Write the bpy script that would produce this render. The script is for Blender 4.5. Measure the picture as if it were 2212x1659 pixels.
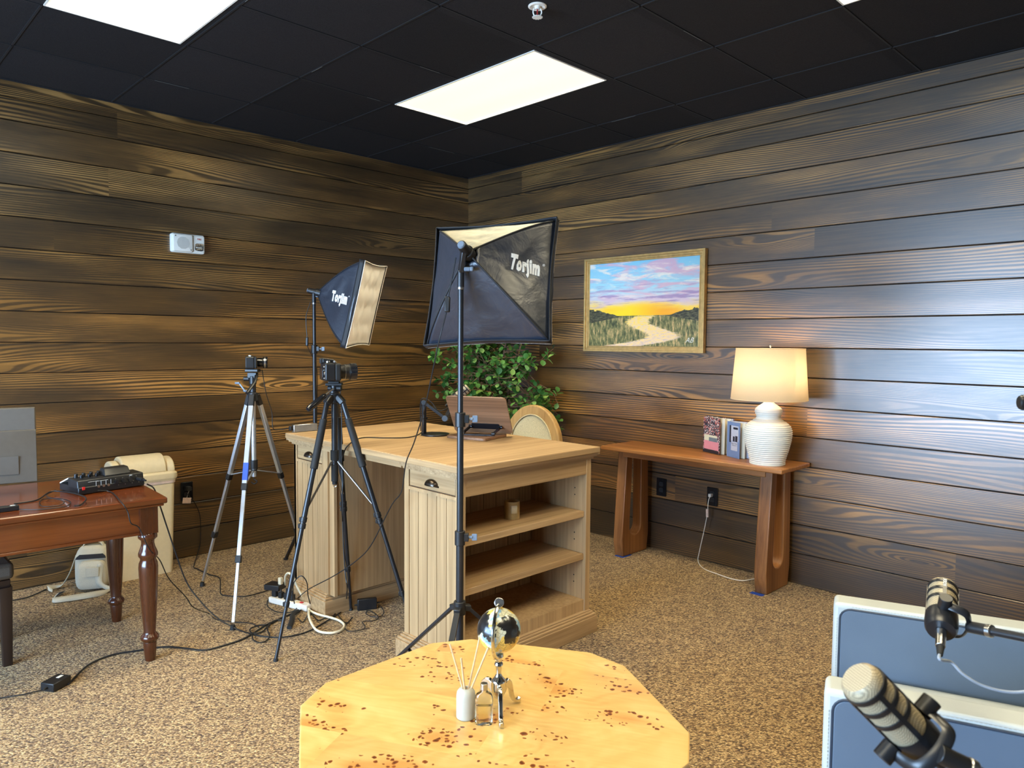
import bpy, bmesh, math, random
WORLD_S=0.6; DAY_P=590; WROUGH=.32; PANEL_S=20.5; BULB_S=145
from mathutils import Vector, Matrix, Euler, noise
for o in list(bpy.data.objects): bpy.data.objects.remove(o)
SC=bpy.context.scene
COL=SC.collection
R=math.radians
PI=math.pi
random.seed(7)
# ------------------------------------------------------------------ camera
cd=bpy.data.cameras.new('camera'); cam=bpy.data.objects.new('camera',cd); COL.objects.link(cam)
cd.sensor_width=36; cd.lens=1567.77*36/2212; cd.clip_start=0.02
_F=Vector((0.6991,0.7127,-0.0584)).normalized(); _R=Vector((0.7142,-0.6999,0.0076)); _R=(_R-_F*_R.dot(_F)).normalized(); _U=_R.cross(_F)
cam.matrix_world=Matrix(((_R.x,_U.x,-_F.x,-4.3291),(_R.y,_U.y,-_F.y,-4.9898),(_R.z,_U.z,-_F.z,1.4751),(0,0,0,1)))
SC.camera=cam
cd.dof.use_dof=True; cd.dof.focus_distance=3.9; cd.dof.aperture_fstop=7.0
# ------------------------------------------------------------------ world, exposure
SC.view_settings.view_transform='Standard'; SC.view_settings.look='None'
SC.view_settings.exposure=0.1; SC.view_settings.gamma=1.0; SC.view_settings.use_curve_mapping=False
w=bpy.data.worlds.new('world'); SC.world=w; w.use_nodes=True
_b=w.node_tree.nodes['Background']; _b.inputs[0].default_value=(0.55,0.74,1.0,1); _b.inputs[1].default_value=WORLD_S
H=2.928; XMIN=-6.6; YMIN=-7.0
# daylight arriving at the big window in the wall on the left behind the camera
def area(name,loc,rot,sx,sy,power,color):
    l=bpy.data.lights.new(name,'AREA'); l.shape='RECTANGLE'; l.size=sx; l.size_y=sy; l.energy=power; l.color=color
    o=bpy.data.objects.new(name,l); COL.objects.link(o); o.location=loc; o.rotation_euler=rot; return o
area('daylight_outside_window',(XMIN-0.30,-2.7,1.21),(0,R(-90),0),1.82,3.4,DAY_P,(0.50,0.72,1.0))
# ------------------------------------------------------------------ helpers
def tag(o,label=None,cat=None,group=None,kind=None):
    if label: o['label']=label
    if cat: o['category']=cat
    if group: o['group']=group
    if kind: o['kind']=kind
    return o
def thing(name,label,cat,loc=(0,0,0),rot=(0,0,0),group=None):
    o=bpy.data.objects.new(name,None); COL.objects.link(o); o.location=loc; o.rotation_euler=rot; o.empty_display_size=0.05
    bpy.context.view_layer.update()
    return tag(o,label,cat,group)
def V3(*a): return Vector(a)
def frame(d,up=(0,0,1)):
    z=Vector(d).normalized(); u=Vector(up)
    if abs(z.dot(u.normalized()))>0.995: u=Vector((1,0,0))
    x=u.cross(z).normalized(); y=z.cross(x)
    return Matrix((x,y,z)).transposed()
def catmull(P,k=6,closed=False):
    P=[Vector(p) for p in P]; n=len(P); out=[]
    if n<3 and not closed: return P
    rng=n if closed else n-1
    for i in range(rng):
        if closed: a,b,c,d=P[i-1],P[i],P[(i+1)%n],P[(i+2)%n]
        else:
            b=P[i];c=P[i+1];a=P[i-1] if i>0 else b*2-c; d=P[i+2] if i+2<n else c*2-b
        # centripetal-ish: limit overshoot
        for s in range(k):
            t=s/k
            out.append(0.5*((2*b)+(c-a)*t+(2*a-5*b+4*c-d)*t*t+(3*b-a-3*c+d)*t**3))
    if not closed: out.append(P[-1])
    return out
class MB:
    def __init__(s): s.v=[];s.f=[];s.uv=None
    def add(s,vs,fs):
        o=len(s.v); s.v+=[Vector(v) for v in vs]; s.f+=[tuple(i+o for i in f) for f in fs]; return s
    def box(s,c,d,rot=None):
        hx,hy,hz=d[0]/2,d[1]/2,d[2]/2
        m=rot if isinstance(rot,Matrix) else (Euler(rot).to_matrix() if rot else Matrix.Identity(3))
        m=m.to_3x3()
        vs=[Vector(c)+m@Vector((x*hx,y*hy,z*hz)) for z in(-1,1) for y in(-1,1) for x in(-1,1)]
        return s.add(vs,[(0,2,3,1),(4,5,7,6),(0,1,5,4),(1,3,7,5),(3,2,6,7),(2,0,4,6)])
    def b2(s,x0,x1,y0,y1,z0,z1): return s.box(((x0+x1)/2,(y0+y1)/2,(z0+z1)/2),(x1-x0,y1-y0,z1-z0))
    def bar(s,a,b,w,h,up=(0,0,1)):
        a=Vector(a);b=Vector(b); return s.box((a+b)/2,(w,h,(b-a).length),frame(b-a,up))
    def cyl(s,a,b,r0,r1=None,n=16,cap=True):
        r1=r0 if r1 is None else r1
        a=Vector(a);b=Vector(b);m=frame(b-a); vs=[]
        for p,r in((a,r0),(b,r1)):
            for i in range(n):
                t=2*PI*i/n; vs.append(p+m@Vector((math.cos(t)*r,math.sin(t)*r,0)))
        fs=[(i,(i+1)%n,n+(i+1)%n,n+i) for i in range(n)]
        if cap: fs+=[tuple(range(n))[::-1],tuple(range(n,2*n))]
        return s.add(vs,fs)
    def lathe(s,prof,c=(0,0,0),axis=(0,0,1),n=24,cap=True,m=None):
        m=m or frame(axis); vs=[]; c=Vector(c)
        for r,z in prof:
            for i in range(n):
                t=2*PI*i/n; vs.append(c+m@Vector((math.cos(t)*r,math.sin(t)*r,z)))
        fs=[]
        for k in range(len(prof)-1):
            for i in range(n):
                j=(i+1)%n; fs.append((k*n+i,k*n+j,(k+1)*n+j,(k+1)*n+i))
        if cap:
            fs.append(tuple(range(n))[::-1]); L=(len(prof)-1)*n; fs.append(tuple(range(L,L+n)))
        return s.add(vs,fs)
    def tube(s,P,r,n=8,k=6,smooth=True,closed=False,flat=None):
        P=[Vector(p) for p in P]
        Q=catmull(P,k,closed) if smooth and len(P)>2 else P
        q=[Q[0]]
        for a in Q[1:]:
            if (a-q[-1]).length>1e-5: q.append(a)
        Q=q; L=len(Q); vs=[]; up=None
        for i,p in enumerate(Q):
            if closed: d=Q[(i+1)%L]-Q[i-1]
            else: d=Q[min(i+1,L-1)]-Q[max(i-1,0)]
            d.normalize()
            if up is None:
                up=Vector((0,0,1)) if abs(d.z)<0.9 else Vector((1,0,0))
            x=up.cross(d)
            if x.length<1e-4: x=d.orthogonal()
            x.normalize(); y=d.cross(x).normalized(); up=y
            rr=r(i/(L-1)) if callable(r) else r
            for j in range(n):
                t=2*PI*j/n
                if flat: vs.append(p+x*math.cos(t)*rr*flat[0]+y*math.sin(t)*rr*flat[1])
                else: vs.append(p+x*math.cos(t)*rr+y*math.sin(t)*rr)
        fs=[]
        for i in range(L if closed else L-1):
            for j in range(n):
                k2=(i+1)%L; fs.append((i*n+j,i*n+(j+1)%n,k2*n+(j+1)%n,k2*n+j))
        if not closed: fs+=[tuple(range(n))[::-1],tuple(range((L-1)*n,L*n))]
        return s.add(vs,fs)
    def sphere(s,c,r,n=20,m=12,rot=None):
        c=Vector(c); r=(r,r,r) if not hasattr(r,'__len__') else r; M=rot or Matrix.Identity(3)
        vs=[c+M@Vector((0,0,r[2]))]
        for i in range(1,m):
            a=PI*i/m
            for j in range(n):
                b=2*PI*j/n; vs.append(c+M@Vector((r[0]*math.sin(a)*math.cos(b),r[1]*math.sin(a)*math.sin(b),r[2]*math.cos(a))))
        vs.append(c-M@Vector((0,0,r[2]))); fs=[(0,1+j,1+(j+1)%n) for j in range(n)]
        for i in range(m-2):
            for j in range(n):
                a=1+i*n; fs.append((a+j,a+n+j,a+n+(j+1)%n,a+(j+1)%n))
        L=len(vs)-1; a=1+(m-2)*n; fs+=[(L,a+(j+1)%n,a+j) for j in range(n)]
        return s.add(vs,fs)
    def prism(s,poly,h0,h1,m=None,c=(0,0,0),taper=None):
        """poly in local xy, extruded along local z"""
        m=m.to_3x3() if m else Matrix.Identity(3); c=Vector(c); n=len(poly)
        vs=[c+m@Vector((x,y,h0)) for x,y in poly]+[c+m@Vector((x,y,h1)) for x,y in (taper or poly)]
        fs=[(i,(i+1)%n,n+(i+1)%n,n+i) for i in range(n)]+[tuple(range(n))[::-1],tuple(range(n,2*n))]
        return s.add(vs,fs)
    def ring(s,outer,inner,h0,h1,m=None,c=(0,0,0)):
        m=m.to_3x3() if m else Matrix.Identity(3); c=Vector(c); n=len(outer)
        vs=[]
        for P,h in((outer,h0),(outer,h1),(inner,h1),(inner,h0)): vs+=[c+m@Vector((x,y,h)) for x,y in P]
        fs=[]
        for k in range(4):
            a=k*n;b=((k+1)%4)*n
            for i in range(n): j=(i+1)%n; fs.append((a+i,a+j,b+j,b+i))
        return s.add(vs,fs)
    def grid(s,fn,nu,nv):
        vs=[fn(i/nu,j/nv) for j in range(nv+1) for i in range(nu+1)]
        return s.add(vs,[(j*(nu+1)+i,j*(nu+1)+i+1,(j+1)*(nu+1)+i+1,(j+1)*(nu+1)+i) for j in range(nv) for i in range(nu)])
    def build(s,name,mat,parent=None,world=True,bevel=0,seg=2,smooth=True,ang=35,subd=0,label=None,solid=0,fix=True,kind=None):
        me=bpy.data.meshes.new(name)
        vs=s.v
        if parent is not None and world:
            root=parent
            while root.parent: root=root.parent
            mi=root.matrix_world.inverted(); vs=[mi@v for v in vs]
        me.from_pydata([tuple(v) for v in vs],[],s.f); me.update()
        if fix:
            bm=bmesh.new(); bm.from_mesh(me); bmesh.ops.recalc_face_normals(bm,faces=bm.faces); bm.to_mesh(me); bm.free()
        if smooth:
            me.polygons.foreach_set('use_smooth',[True]*len(me.polygons)); me.set_sharp_from_angle(angle=R(ang))
        mats=mat if isinstance(mat,list) else [mat]
        for m_ in mats: me.materials.append(m_)
        o=bpy.data.objects.new(name,me); COL.objects.link(o)
        if parent is not None: o.parent=parent
        if solid:
            m_=o.modifiers.new('s','SOLIDIFY'); m_.thickness=solid; m_.offset=0
        if bevel:
            m_=o.modifiers.new('b','BEVEL'); m_.width=bevel; m_.segments=seg; m_.limit_method='ANGLE'; m_.angle_limit=R(40); m_.harden_normals=False
            if smooth: me.set_sharp_from_angle(angle=R(80))
        if subd:
            m_=o.modifiers.new('u','SUBSURF'); m_.levels=subd; m_.render_levels=subd
        if label: o['label']=label
        if kind: o['kind']=kind
        return o
def rrect(w,h,r,n=5,cx=0,cy=0):
    P=[]
    for sx,sy,a0 in((1,1,0),(-1,1,90),(-1,-1,180),(1,-1,270)):
        for i in range(n+1):
            a=R(a0+90*i/n); P.append((cx+sx*(w/2-r)+r*math.cos(a),cy+sy*(h/2-r)+r*math.sin(a)))
    return P
def circ(r,n=24,cx=0,cy=0,ry=None): return [(cx+r*math.cos(2*PI*i/n),cy+(ry or r)*math.sin(2*PI*i/n)) for i in range(n)]
def copy_tree(o,parent=None):
    c=o.copy(); COL.objects.link(c); c.parent=parent
    for ch in [x for x in bpy.data.objects if x.parent==o]: copy_tree(ch,c)
    return c
def text(body,name,size,M,mat,parent,ext=0.0006,off=0.0,sx=1.0,align='CENTER',shear=0):
    cu=bpy.data.curves.new('t','FONT'); cu.body=body; cu.size=size; cu.extrude=ext; cu.offset=off; cu.align_x=align; cu.align_y='CENTER'; cu.shear=shear; cu.resolution_u=3
    to=bpy.data.objects.new('t',cu); COL.objects.link(to); bpy.context.view_layer.update()
    dg=bpy.context.evaluated_depsgraph_get(); me=bpy.data.meshes.new_from_object(to.evaluated_get(dg))
    bpy.data.objects.remove(to)
    mb=MB(); mb.add([M@Vector((v.co.x*sx,v.co.y,v.co.z)) for v in me.vertices],[tuple(p.vertices) for p in me.polygons])
    return mb.build(name,mat,parent,smooth=False,fix=False)
def M4(origin,x,y):
    x=Vector(x).normalized(); z=x.cross(Vector(y)).normalized(); y=z.cross(x)
    m=Matrix((x,y,z)).transposed().to_4x4(); m.translation=Vector(origin); return m

ROUTES = {
'cable_adapter_right': [(-3.564,-1.53,0.006),(-3.453,-1.385,0.006),(-3.346,-1.34,0.006),(-3.236,-1.374,0.006),(-3.135,-1.413,0.006),(-3.069,-1.497,0.006),(-3.014,-1.578,0.006),(-2.931,-1.591,0.006),(-2.811,-1.577,0.006),(-2.662,-1.493,0.006),(-2.524,-1.449,0.006),(-2.431,-1.426,0.006)],
'cable_adapter_left': [(-3.653,-1.513,0.006),(-3.721,-1.503,0.006),(-3.796,-1.475,0.006),(-3.885,-1.453,0.006)],
'mixer_cable': [(-3.125,-1.19,0.757),(-3.113,-1.251,0.741),(-3.077,-1.214,0.651),(-3.047,-1.205,0.551),(-3.009,-1.217,0.404),(-2.961,-1.226,0.24),(-2.917,-1.277,0.146),(-2.858,-1.361,0.058),(-2.791,-1.453,0.006),(-2.748,-1.597,0.006),(-2.673,-1.692,0.006),(-2.562,-1.718,0.006),(-2.43,-1.669,0.006),(-2.334,-1.609,0.006),(-2.199,-1.47,0.006)],
'usb_cable': [(-3.371,-1.297,0.775),(-3.323,-1.318,0.765),(-3.355,-1.578,0.765),(-3.337,-1.6,0.725),(-3.325,-1.6,0.672),(-3.287,-1.58,0.641),(-3.247,-1.58,0.54),(-3.164,-1.462,0.444),(-3.105,-1.405,0.328),(-3.006,-1.335,0.2),(-2.957,-1.309,0.124),(-2.813,-1.13,0.006),(-2.818,-1.233,0.006),(-2.773,-1.328,0.006),(-2.711,-1.412,0.006),(-2.701,-1.497,0.006)],
'wall_cable': [(-2.506,-0.03,0.435),(-2.458,-0.02,0.372),(-2.422,-0.02,0.271),(-2.42,-0.015,0.11),(-2.432,-0.02,0.049),(-2.551,-0.24,0.006),(-2.56,-0.31,0.006),(-2.551,-0.472,0.006),(-2.53,-0.589,0.006),(-2.601,-0.776,0.006),(-2.641,-0.891,0.006),(-2.594,-0.976,0.006),(-2.53,-1.016,0.006),(-2.383,-1.004,0.006)],
'monitor_cable': [(-3.348,-0.109,0.006),(-3.455,-0.188,0.006),(-3.543,-0.186,0.006),(-3.645,-0.159,0.006)],
'tangle_a': [(-2.567,-1.457,0.006),(-2.641,-1.492,0.006),(-2.697,-1.47,0.006),(-2.748,-1.491,0.006),(-2.757,-1.55,0.006),(-2.716,-1.561,0.006),(-2.652,-1.502,0.006),(-2.603,-1.466,0.006),(-2.57,-1.486,0.006)],
'tangle_b': [(-2.765,-1.553,0.006),(-2.791,-1.622,0.006),(-2.786,-1.672,0.006),(-2.756,-1.682,0.006),(-2.715,-1.638,0.006),(-2.678,-1.538,0.006),(-2.647,-1.506,0.006)],
'tangle_c': [(-2.442,-1.127,0.01),(-2.498,-1.173,0.01),(-2.538,-1.255,0.01),(-2.546,-1.338,0.01),(-2.527,-1.401,0.01),(-2.48,-1.423,0.01),(-2.426,-1.383,0.01)],
'tangle_d': [(-2.441,-1.374,0.03),(-2.484,-1.441,0.12),(-2.487,-1.459,0.18),(-2.464,-1.495,0.22),(-2.437,-1.506,0.18),(-2.415,-1.476,0.1),(-2.38,-1.441,0.02),(-2.392,-1.469,0.006)],
'tangle_e': [(-2.499,-1.521,0.006),(-2.508,-1.586,0.006),(-2.469,-1.549,0.006),(-2.413,-1.494,0.006),(-2.427,-1.568,0.006),(-2.434,-1.625,0.006),(-2.388,-1.615,0.006),(-2.354,-1.636,0.006),(-2.282,-1.595,0.006)],
'adapter_cord_left': [(-2.177,-1.591,0.006),(-2.211,-1.571,0.006),(-2.264,-1.589,0.006),(-2.304,-1.597,0.006),(-2.341,-1.692,0.006),(-2.344,-1.752,0.006),(-2.281,-1.705,0.006)],
'adapter_cord_right': [(-2.091,-1.625,0.006),(-2.078,-1.661,0.006),(-2.115,-1.752,0.006),(-2.169,-1.8,0.006),(-2.199,-1.772,0.006),(-2.203,-1.714,0.006),(-2.167,-1.68,0.006),(-2.164,-1.729,0.006),(-2.182,-1.799,0.006),(-2.226,-1.822,0.006),(-2.276,-1.794,0.006),(-2.301,-1.853,0.006),(-2.333,-1.883,0.006),(-2.394,-1.855,0.006),(-2.384,-1.795,0.006),(-2.342,-1.754,0.006),(-2.281,-1.705,0.006)],
'white_cord': [(-2.414,-1.214,0.09),(-2.438,-1.269,0.16),(-2.445,-1.322,0.19),(-2.432,-1.342,0.17),(-2.402,-1.341,0.1),(-2.375,-1.365,0.03),(-2.401,-1.46,0.012),(-2.403,-1.547,0.012),(-2.379,-1.634,0.012),(-2.365,-1.711,0.012),(-2.378,-1.781,0.012),(-2.423,-1.828,0.012),(-2.474,-1.828,0.012),(-2.507,-1.788,0.012),(-2.513,-1.733,0.012),(-2.486,-1.638,0.012),(-2.449,-1.547,0.012),(-2.41,-1.474,0.012)],
'softbox_cord_floor': [(-2.487,-1.86,0.182)],
'big_cord': [(-2.594,-2.921,1.782),(-2.607,-2.911,1.691),(-2.615,-2.905,1.64)],
'big_cord2': [(-2.621,-2.899,1.58),(-2.64,-2.885,1.486),(-2.612,-2.809,1.363),(-2.577,-2.714,1.213),(-2.528,-2.579,1.057),(-2.483,-2.46,0.95),(-2.452,-2.386,0.813),(-2.441,-2.307,0.747),(-2.425,-2.23,0.674),(-2.429,-2.101,0.5),(-2.445,-1.984,0.399),(-2.484,-1.856,0.309),(-2.483,-1.615,0.184),(-2.385,-1.305,0.03)],
'desk_mic_cable': [(-1.685,-1.552,0.955),(-1.88,-1.755,0.955),(-2.009,-1.823,0.955),(-2.113,-1.757,0.955),(-2.176,-1.677,0.955),(-2.267,-1.72,0.955),(-2.4,-1.863,0.954),(-2.405,-1.837,0.921),(-2.405,-1.81,0.86),(-2.41,-1.825,0.722),(-2.41,-1.827,0.51),(-2.41,-1.843,0.324),(-2.4,-1.847,0.228),(-2.19,-1.494,0.01)],
'lamp_cord': [(-0.035,-2.507,0.473),(-0.05,-2.5,0.418),(-0.05,-2.495,0.339),(-0.05,-2.471,0.209),(-0.06,-2.449,0.08),(-0.058,-2.439,0.008),(-0.173,-2.55,0.008),(-0.209,-2.671,0.008),(-0.228,-2.777,0.008),(-0.207,-2.845,0.008),(-0.121,-2.877,0.008)],
'lamp_cord_b': [(-0.09,-2.981,0.675),(-0.08,-2.976,0.572),(-0.08,-2.977,0.429),(-0.08,-2.993,0.296)],
'camera_cord': [(-2.461,-1.059,1.306),(-2.438,-1.06,1.169),(-2.404,-1.057,1.06),(-2.403,-1.068,0.967),(-2.356,-1.061,0.955),(-2.32,-1.113,0.965)],
'camera2_cord': [(-2.444,-1.861,1.271),(-2.44,-1.864,1.191),(-2.437,-1.866,1.1),(-2.438,-1.865,0.962),(-2.44,-1.864,0.905),(-2.433,-1.868,0.778),(-2.439,-1.864,0.662),(-2.342,-1.731,0.357),(-2.3,-1.699,0.254),(-2.288,-1.674,0.183),(-2.289,-1.657,0.116)],
'table_cords': [(-3.696,-1.296,0.764),(-3.608,-1.278,0.764),(-3.532,-1.172,0.774),(-3.476,-1.251,0.774),(-3.45,-1.408,0.772),(-3.495,-1.517,0.766),(-3.523,-1.526,0.766)],
'table_cords2': [(-3.705,-1.365,0.765),(-3.698,-1.441,0.765),(-3.635,-1.498,0.765),(-3.553,-1.505,0.765),(-3.514,-1.433,0.765),(-3.523,-1.336,0.765),(-3.584,-1.287,0.766),(-3.618,-1.374,0.765),(-3.616,-1.447,0.765),(-3.56,-1.463,0.765),(-3.538,-1.417,0.772),(-3.571,-1.271,0.774),(-3.515,-1.16,0.774),(-3.509,-1.15,0.776)],
'mic1_cable': [(-2.661,-4.573,0.845),(-2.664,-4.586,0.825),(-2.659,-4.606,0.806),(-2.644,-4.636,0.788),(-2.623,-4.672,0.78),(-2.605,-4.703,0.785),(-2.587,-4.734,0.803)],
'mic2_cable': [(-3.269,-4.713,0.939),(-3.263,-4.733,0.935),(-3.252,-4.745,0.922),(-3.246,-4.752,0.904)],
}

# ------------------------------------------------------------------ materials
class NT:
    def __init__(s,name):
        s.m=bpy.data.materials.new(name); s.m.use_nodes=True; s.t=s.m.node_tree; s.bs=s.t.nodes['Principled BSDF']; s.out=s.t.nodes['Material Output']
    def n(s,typ,ins=None,**kw):
        nd=s.t.nodes.new(typ)
        for k,v in kw.items(): setattr(nd,k,v)
        if ins:
            for k,v in ins.items(): s.set(nd,k,v)
        return nd
    def set(s,nd,k,v):
        i=nd.inputs[k]
        if hasattr(v,'is_output') or isinstance(v,bpy.types.NodeSocket): s.t.links.new(v,i)
        elif isinstance(v,bpy.types.Node): s.t.links.new(v.outputs[0],i)
        elif isinstance(v,(tuple,list)): i.default_value=tuple(v)+((1,) if len(v)==3 and i.type=='RGBA' else ())
        else: i.default_value=v
    def math(s,op,a,b=None,c=None,clamp=False):
        nd=s.n('ShaderNodeMath',operation=op); nd.use_clamp=clamp
        for k,v in enumerate((a,b,c)):
            if v is not None: s.set(nd,k,v)
        return nd.outputs[0]
    def co(s): return s.n('ShaderNodeTexCoord').outputs['Object']
    def sep(s,v): 
        nd=s.n('ShaderNodeSeparateXYZ',{0:v}); return nd.outputs
    def comb(s,x,y,z): return s.n('ShaderNodeCombineXYZ',{0:x,1:y,2:z}).outputs[0]
    def mapv(s,v,scale=(1,1,1),loc=(0,0,0),rot=(0,0,0)): return s.n('ShaderNodeMapping',{'Vector':v,'Scale':scale,'Location':loc,'Rotation':rot}).outputs[0]
    def noise(s,v,scale=1,detail=2,rough=.5,dist=0,out='Fac'):
        nd=s.n('ShaderNodeTexNoise',{'Vector':v,'Scale':scale,'Detail':detail,'Roughness':rough,'Distortion':dist}); return nd.outputs[out]
    def vor(s,v,scale=1,feature='F1',out='Distance',rnd=1):
        nd=s.n('ShaderNodeTexVoronoi',feature=feature); s.set(nd,'Vector',v); s.set(nd,'Scale',scale); s.set(nd,'Randomness',rnd); return nd.outputs[out]
    def white(s,v,out='Value'): return s.n('ShaderNodeTexWhiteNoise',{'Vector':v}).outputs[out]
    def ramp(s,fac,stops,interp='LINEAR'):
        nd=s.n('ShaderNodeValToRGB',{0:fac}); cr=nd.color_ramp; cr.interpolation=interp
        while len(cr.elements)<len(stops): cr.elements.new(0.5)
        for e,(p_,c) in zip(cr.elements,stops): e.position=p_; e.color=tuple(c)+((1,) if len(c)==3 else ())
        return nd.outputs[0]
    def mix(s,f,a,b,mode='MIX'):
        nd=s.n('ShaderNodeMix',data_type='RGBA',blend_type=mode); s.set(nd,0,f); s.set(nd,6,a); s.set(nd,7,b); return nd.outputs[2]
    def rng(s,v,a,b,c=0,d=1): return s.n('ShaderNodeMapRange',{0:v,1:a,2:b,3:c,4:d}).outputs[0]
    def bump(s,h,st=.2,dist=.01): return s.n('ShaderNodeBump',{'Height':h,'Strength':st,'Distance':dist}).outputs[0]
    def p(s,**kw):
        names={'color':'Base Color','rough':'Roughness','metal':'Metallic','normal':'Normal','spec':'Specular IOR Level','coat':'Coat Weight','coatr':'Coat Roughness','trans':'Transmission Weight','ior':'IOR','emc':'Emission Color','ems':'Emission Strength','alpha':'Alpha','sheen':'Sheen Weight'}
        for k,v in kw.items(): s.set(s.bs,names[k],v)
        return s.m
def sr(*c):
    """8-bit display colour to linear"""
    return tuple(((x/255)/12.92 if x/255<=.04045 else ((x/255+.055)/1.055)**2.4) for x in c)
def flat(name,c,rough=.5,metal=0,var=.12,nscale=40,bump=0,**kw):
    t=NT(name); v=t.noise(t.co(),nscale,3)
    f=t.rng(v,.3,.7,1-var,1+var)
    col=t.mix(1.0,tuple(c)+(1,),t.comb(f,f,f),'MULTIPLY')
    a=dict(color=col,rough=rough,metal=metal); a.update(kw)
    if bump: a['normal']=t.bump(v,bump,.002)
    return t.p(**a)
def wood(name,dark,light,axis=0,scale=1.0,rough=.45,contrast=1.0,freq=38,stretch=.12,coat=0,spec=.5,patch=.35,bumpst=.08):
    """straight to cathedral grain running along local axis"""
    t=NT(name); c=t.co(); sc=[1,1,1]; sc[axis]=stretch
    v=t.mapv(c,tuple(x*scale for x in sc))
    f=t.noise(v,2.2,2,.45,.3)
    ring=t.math('SINE',t.math('MULTIPLY',f,freq))
    sc2=[60,60,60]; sc2[axis]=1.6
    fib=t.noise(t.mapv(c,tuple(x*scale for x in sc2)),1.0,4,.6)
    pat=t.noise(t.mapv(c,tuple(x*scale*2 for x in sc)),1.5,2)
    k=t.math('ADD',t.math('MULTIPLY',t.rng(ring,-1,1,0,1),.45*contrast),t.math('MULTIPLY',fib,.75))
    k=t.math('ADD',k,t.math('MULTIPLY',t.math('SUBTRACT',pat,.5),patch))
    col=t.ramp(k,[(.22,dark),(.78,light)])
    a=dict(color=col,rough=t.rng(k,0,1,rough+.08,rough-.05),spec=spec,normal=t.bump(k,bumpst,.002))
    if coat: a['coat']=coat; a['coatr']=.08
    return t.p(**a)
def wall_wood(name,ax):
    t=NT(name); c=t.co(); o=t.sep(c); u=o[ax]; z=o[2]
    S=.17964
    k=t.math('FLOOR',t.math('DIVIDE',t.math('SUBTRACT',2.7067,z),S))
    rk=t.white(t.comb(k,3.3+ax,0))
    seg=t.math('FLOOR',t.math('DIVIDE',t.math('ADD',u,t.math('MULTIPLY',rk,7.2)),7.3))
    r=t.n('ShaderNodeTexWhiteNoise',{'Vector':t.comb(k,seg,7.7+ax)}).outputs
    rs=t.sep(r['Color'])
    uu=t.math('ADD',u,t.math('MULTIPLY',rs[0],31)); zz=t.math('ADD',z,t.math('MULTIPLY',k,.37)); rr=t.math('MULTIPLY',rs[1],19)
    wob=t.noise(t.comb(t.math('MULTIPLY',uu,2.2),t.math('MULTIPLY',zz,14),rr),1,3,.55)
    base=t.noise(t.comb(t.math('MULTIPLY',uu,.42),t.math('MULTIPLY',zz,4.0),rr),1,1.5,.4)
    fr=t.rng(rs[2],0,1,70,170)
    ph=t.math('ADD',t.math('MULTIPLY',base,fr),t.math('MULTIPLY',wob,3.2))
    ph=t.math('ADD',ph,t.math('MULTIPLY',zz,t.rng(rs[0],0,1,300,560)))
    kv=t.comb(t.math('ADD',t.math('MULTIPLY',uu,.62),t.math('MULTIPLY',wob,.05)),t.math('MULTIPLY',zz,4.6),rr)
    kd=t.vor(kv,1.0)
    kb=t.rng(kd,.0,.42,1,0); kb=t.math('MULTIPLY',kb,kb)
    ph=t.math('ADD',ph,t.math('MULTIPLY',kb,46))
    ring=t.n('ShaderNodeMapRange',{0:t.math('SINE',ph),1:-.75,2:.55,3:0,4:1},interpolation_type='SMOOTHSTEP').outputs[0]
    fib=t.noise(t.comb(t.math('MULTIPLY',uu,7),t.math('MULTIPLY',zz,330),rr),1,3,.6)
    fib2=t.noise(t.comb(t.math('MULTIPLY',uu,1.6),t.math('MULTIPLY',zz,80),rr),1,3,.6)
    stain=t.noise(t.comb(t.math('MULTIPLY',uu,1.3),t.math('MULTIPLY',zz,7),rr),1,4,.6)
    vis=t.rng(t.noise(t.comb(t.math('MULTIPLY',uu,.8),t.math('MULTIPLY',zz,4),t.math('ADD',rr,5)),1,2),.38,.62,.10,1)
    k1=t.math('MULTIPLY',ring,vis)
    k1=t.math('ADD',t.math('MULTIPLY',k1,.46),t.math('MULTIPLY',fib,.36))
    k1=t.math('ADD',k1,t.math('MULTIPLY',fib2,.20))
    k1=t.math('ADD',k1,t.rng(stain,.3,.7,-.14,.14))
    # knots
    knot=t.rng(kd,.015,.05,1,0)
    k1=t.math('SUBTRACT',k1,t.math('MULTIPLY',knot,.35))
    col=t.ramp(k1,[(.14,sr(46,34,20)),(.40,sr(88,66,38)),(.62,sr(136,102,58)),(.95,sr(196,152,92))])
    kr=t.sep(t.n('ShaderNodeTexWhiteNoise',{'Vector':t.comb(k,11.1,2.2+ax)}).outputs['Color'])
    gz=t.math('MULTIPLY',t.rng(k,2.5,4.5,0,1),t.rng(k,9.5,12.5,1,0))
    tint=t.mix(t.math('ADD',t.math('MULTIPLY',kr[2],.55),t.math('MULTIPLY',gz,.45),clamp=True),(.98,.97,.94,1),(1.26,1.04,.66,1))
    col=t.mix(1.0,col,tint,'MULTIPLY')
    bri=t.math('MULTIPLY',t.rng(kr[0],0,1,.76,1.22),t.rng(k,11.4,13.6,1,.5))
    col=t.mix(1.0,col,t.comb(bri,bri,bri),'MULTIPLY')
    b=t.bump(t.math('ADD',k1,t.math('MULTIPLY',fib,.5)),.07,.0010)
    return t.p(color=col,rough=t.rng(k1,.2,.9,WROUGH+.05,WROUGH-.04),spec=.95,coat=.5,coatr=.30,normal=b)
M={}
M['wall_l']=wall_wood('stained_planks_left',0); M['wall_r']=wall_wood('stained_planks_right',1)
M['gap']=flat('dark_gap',(.004,.003,.003),.8)
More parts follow.
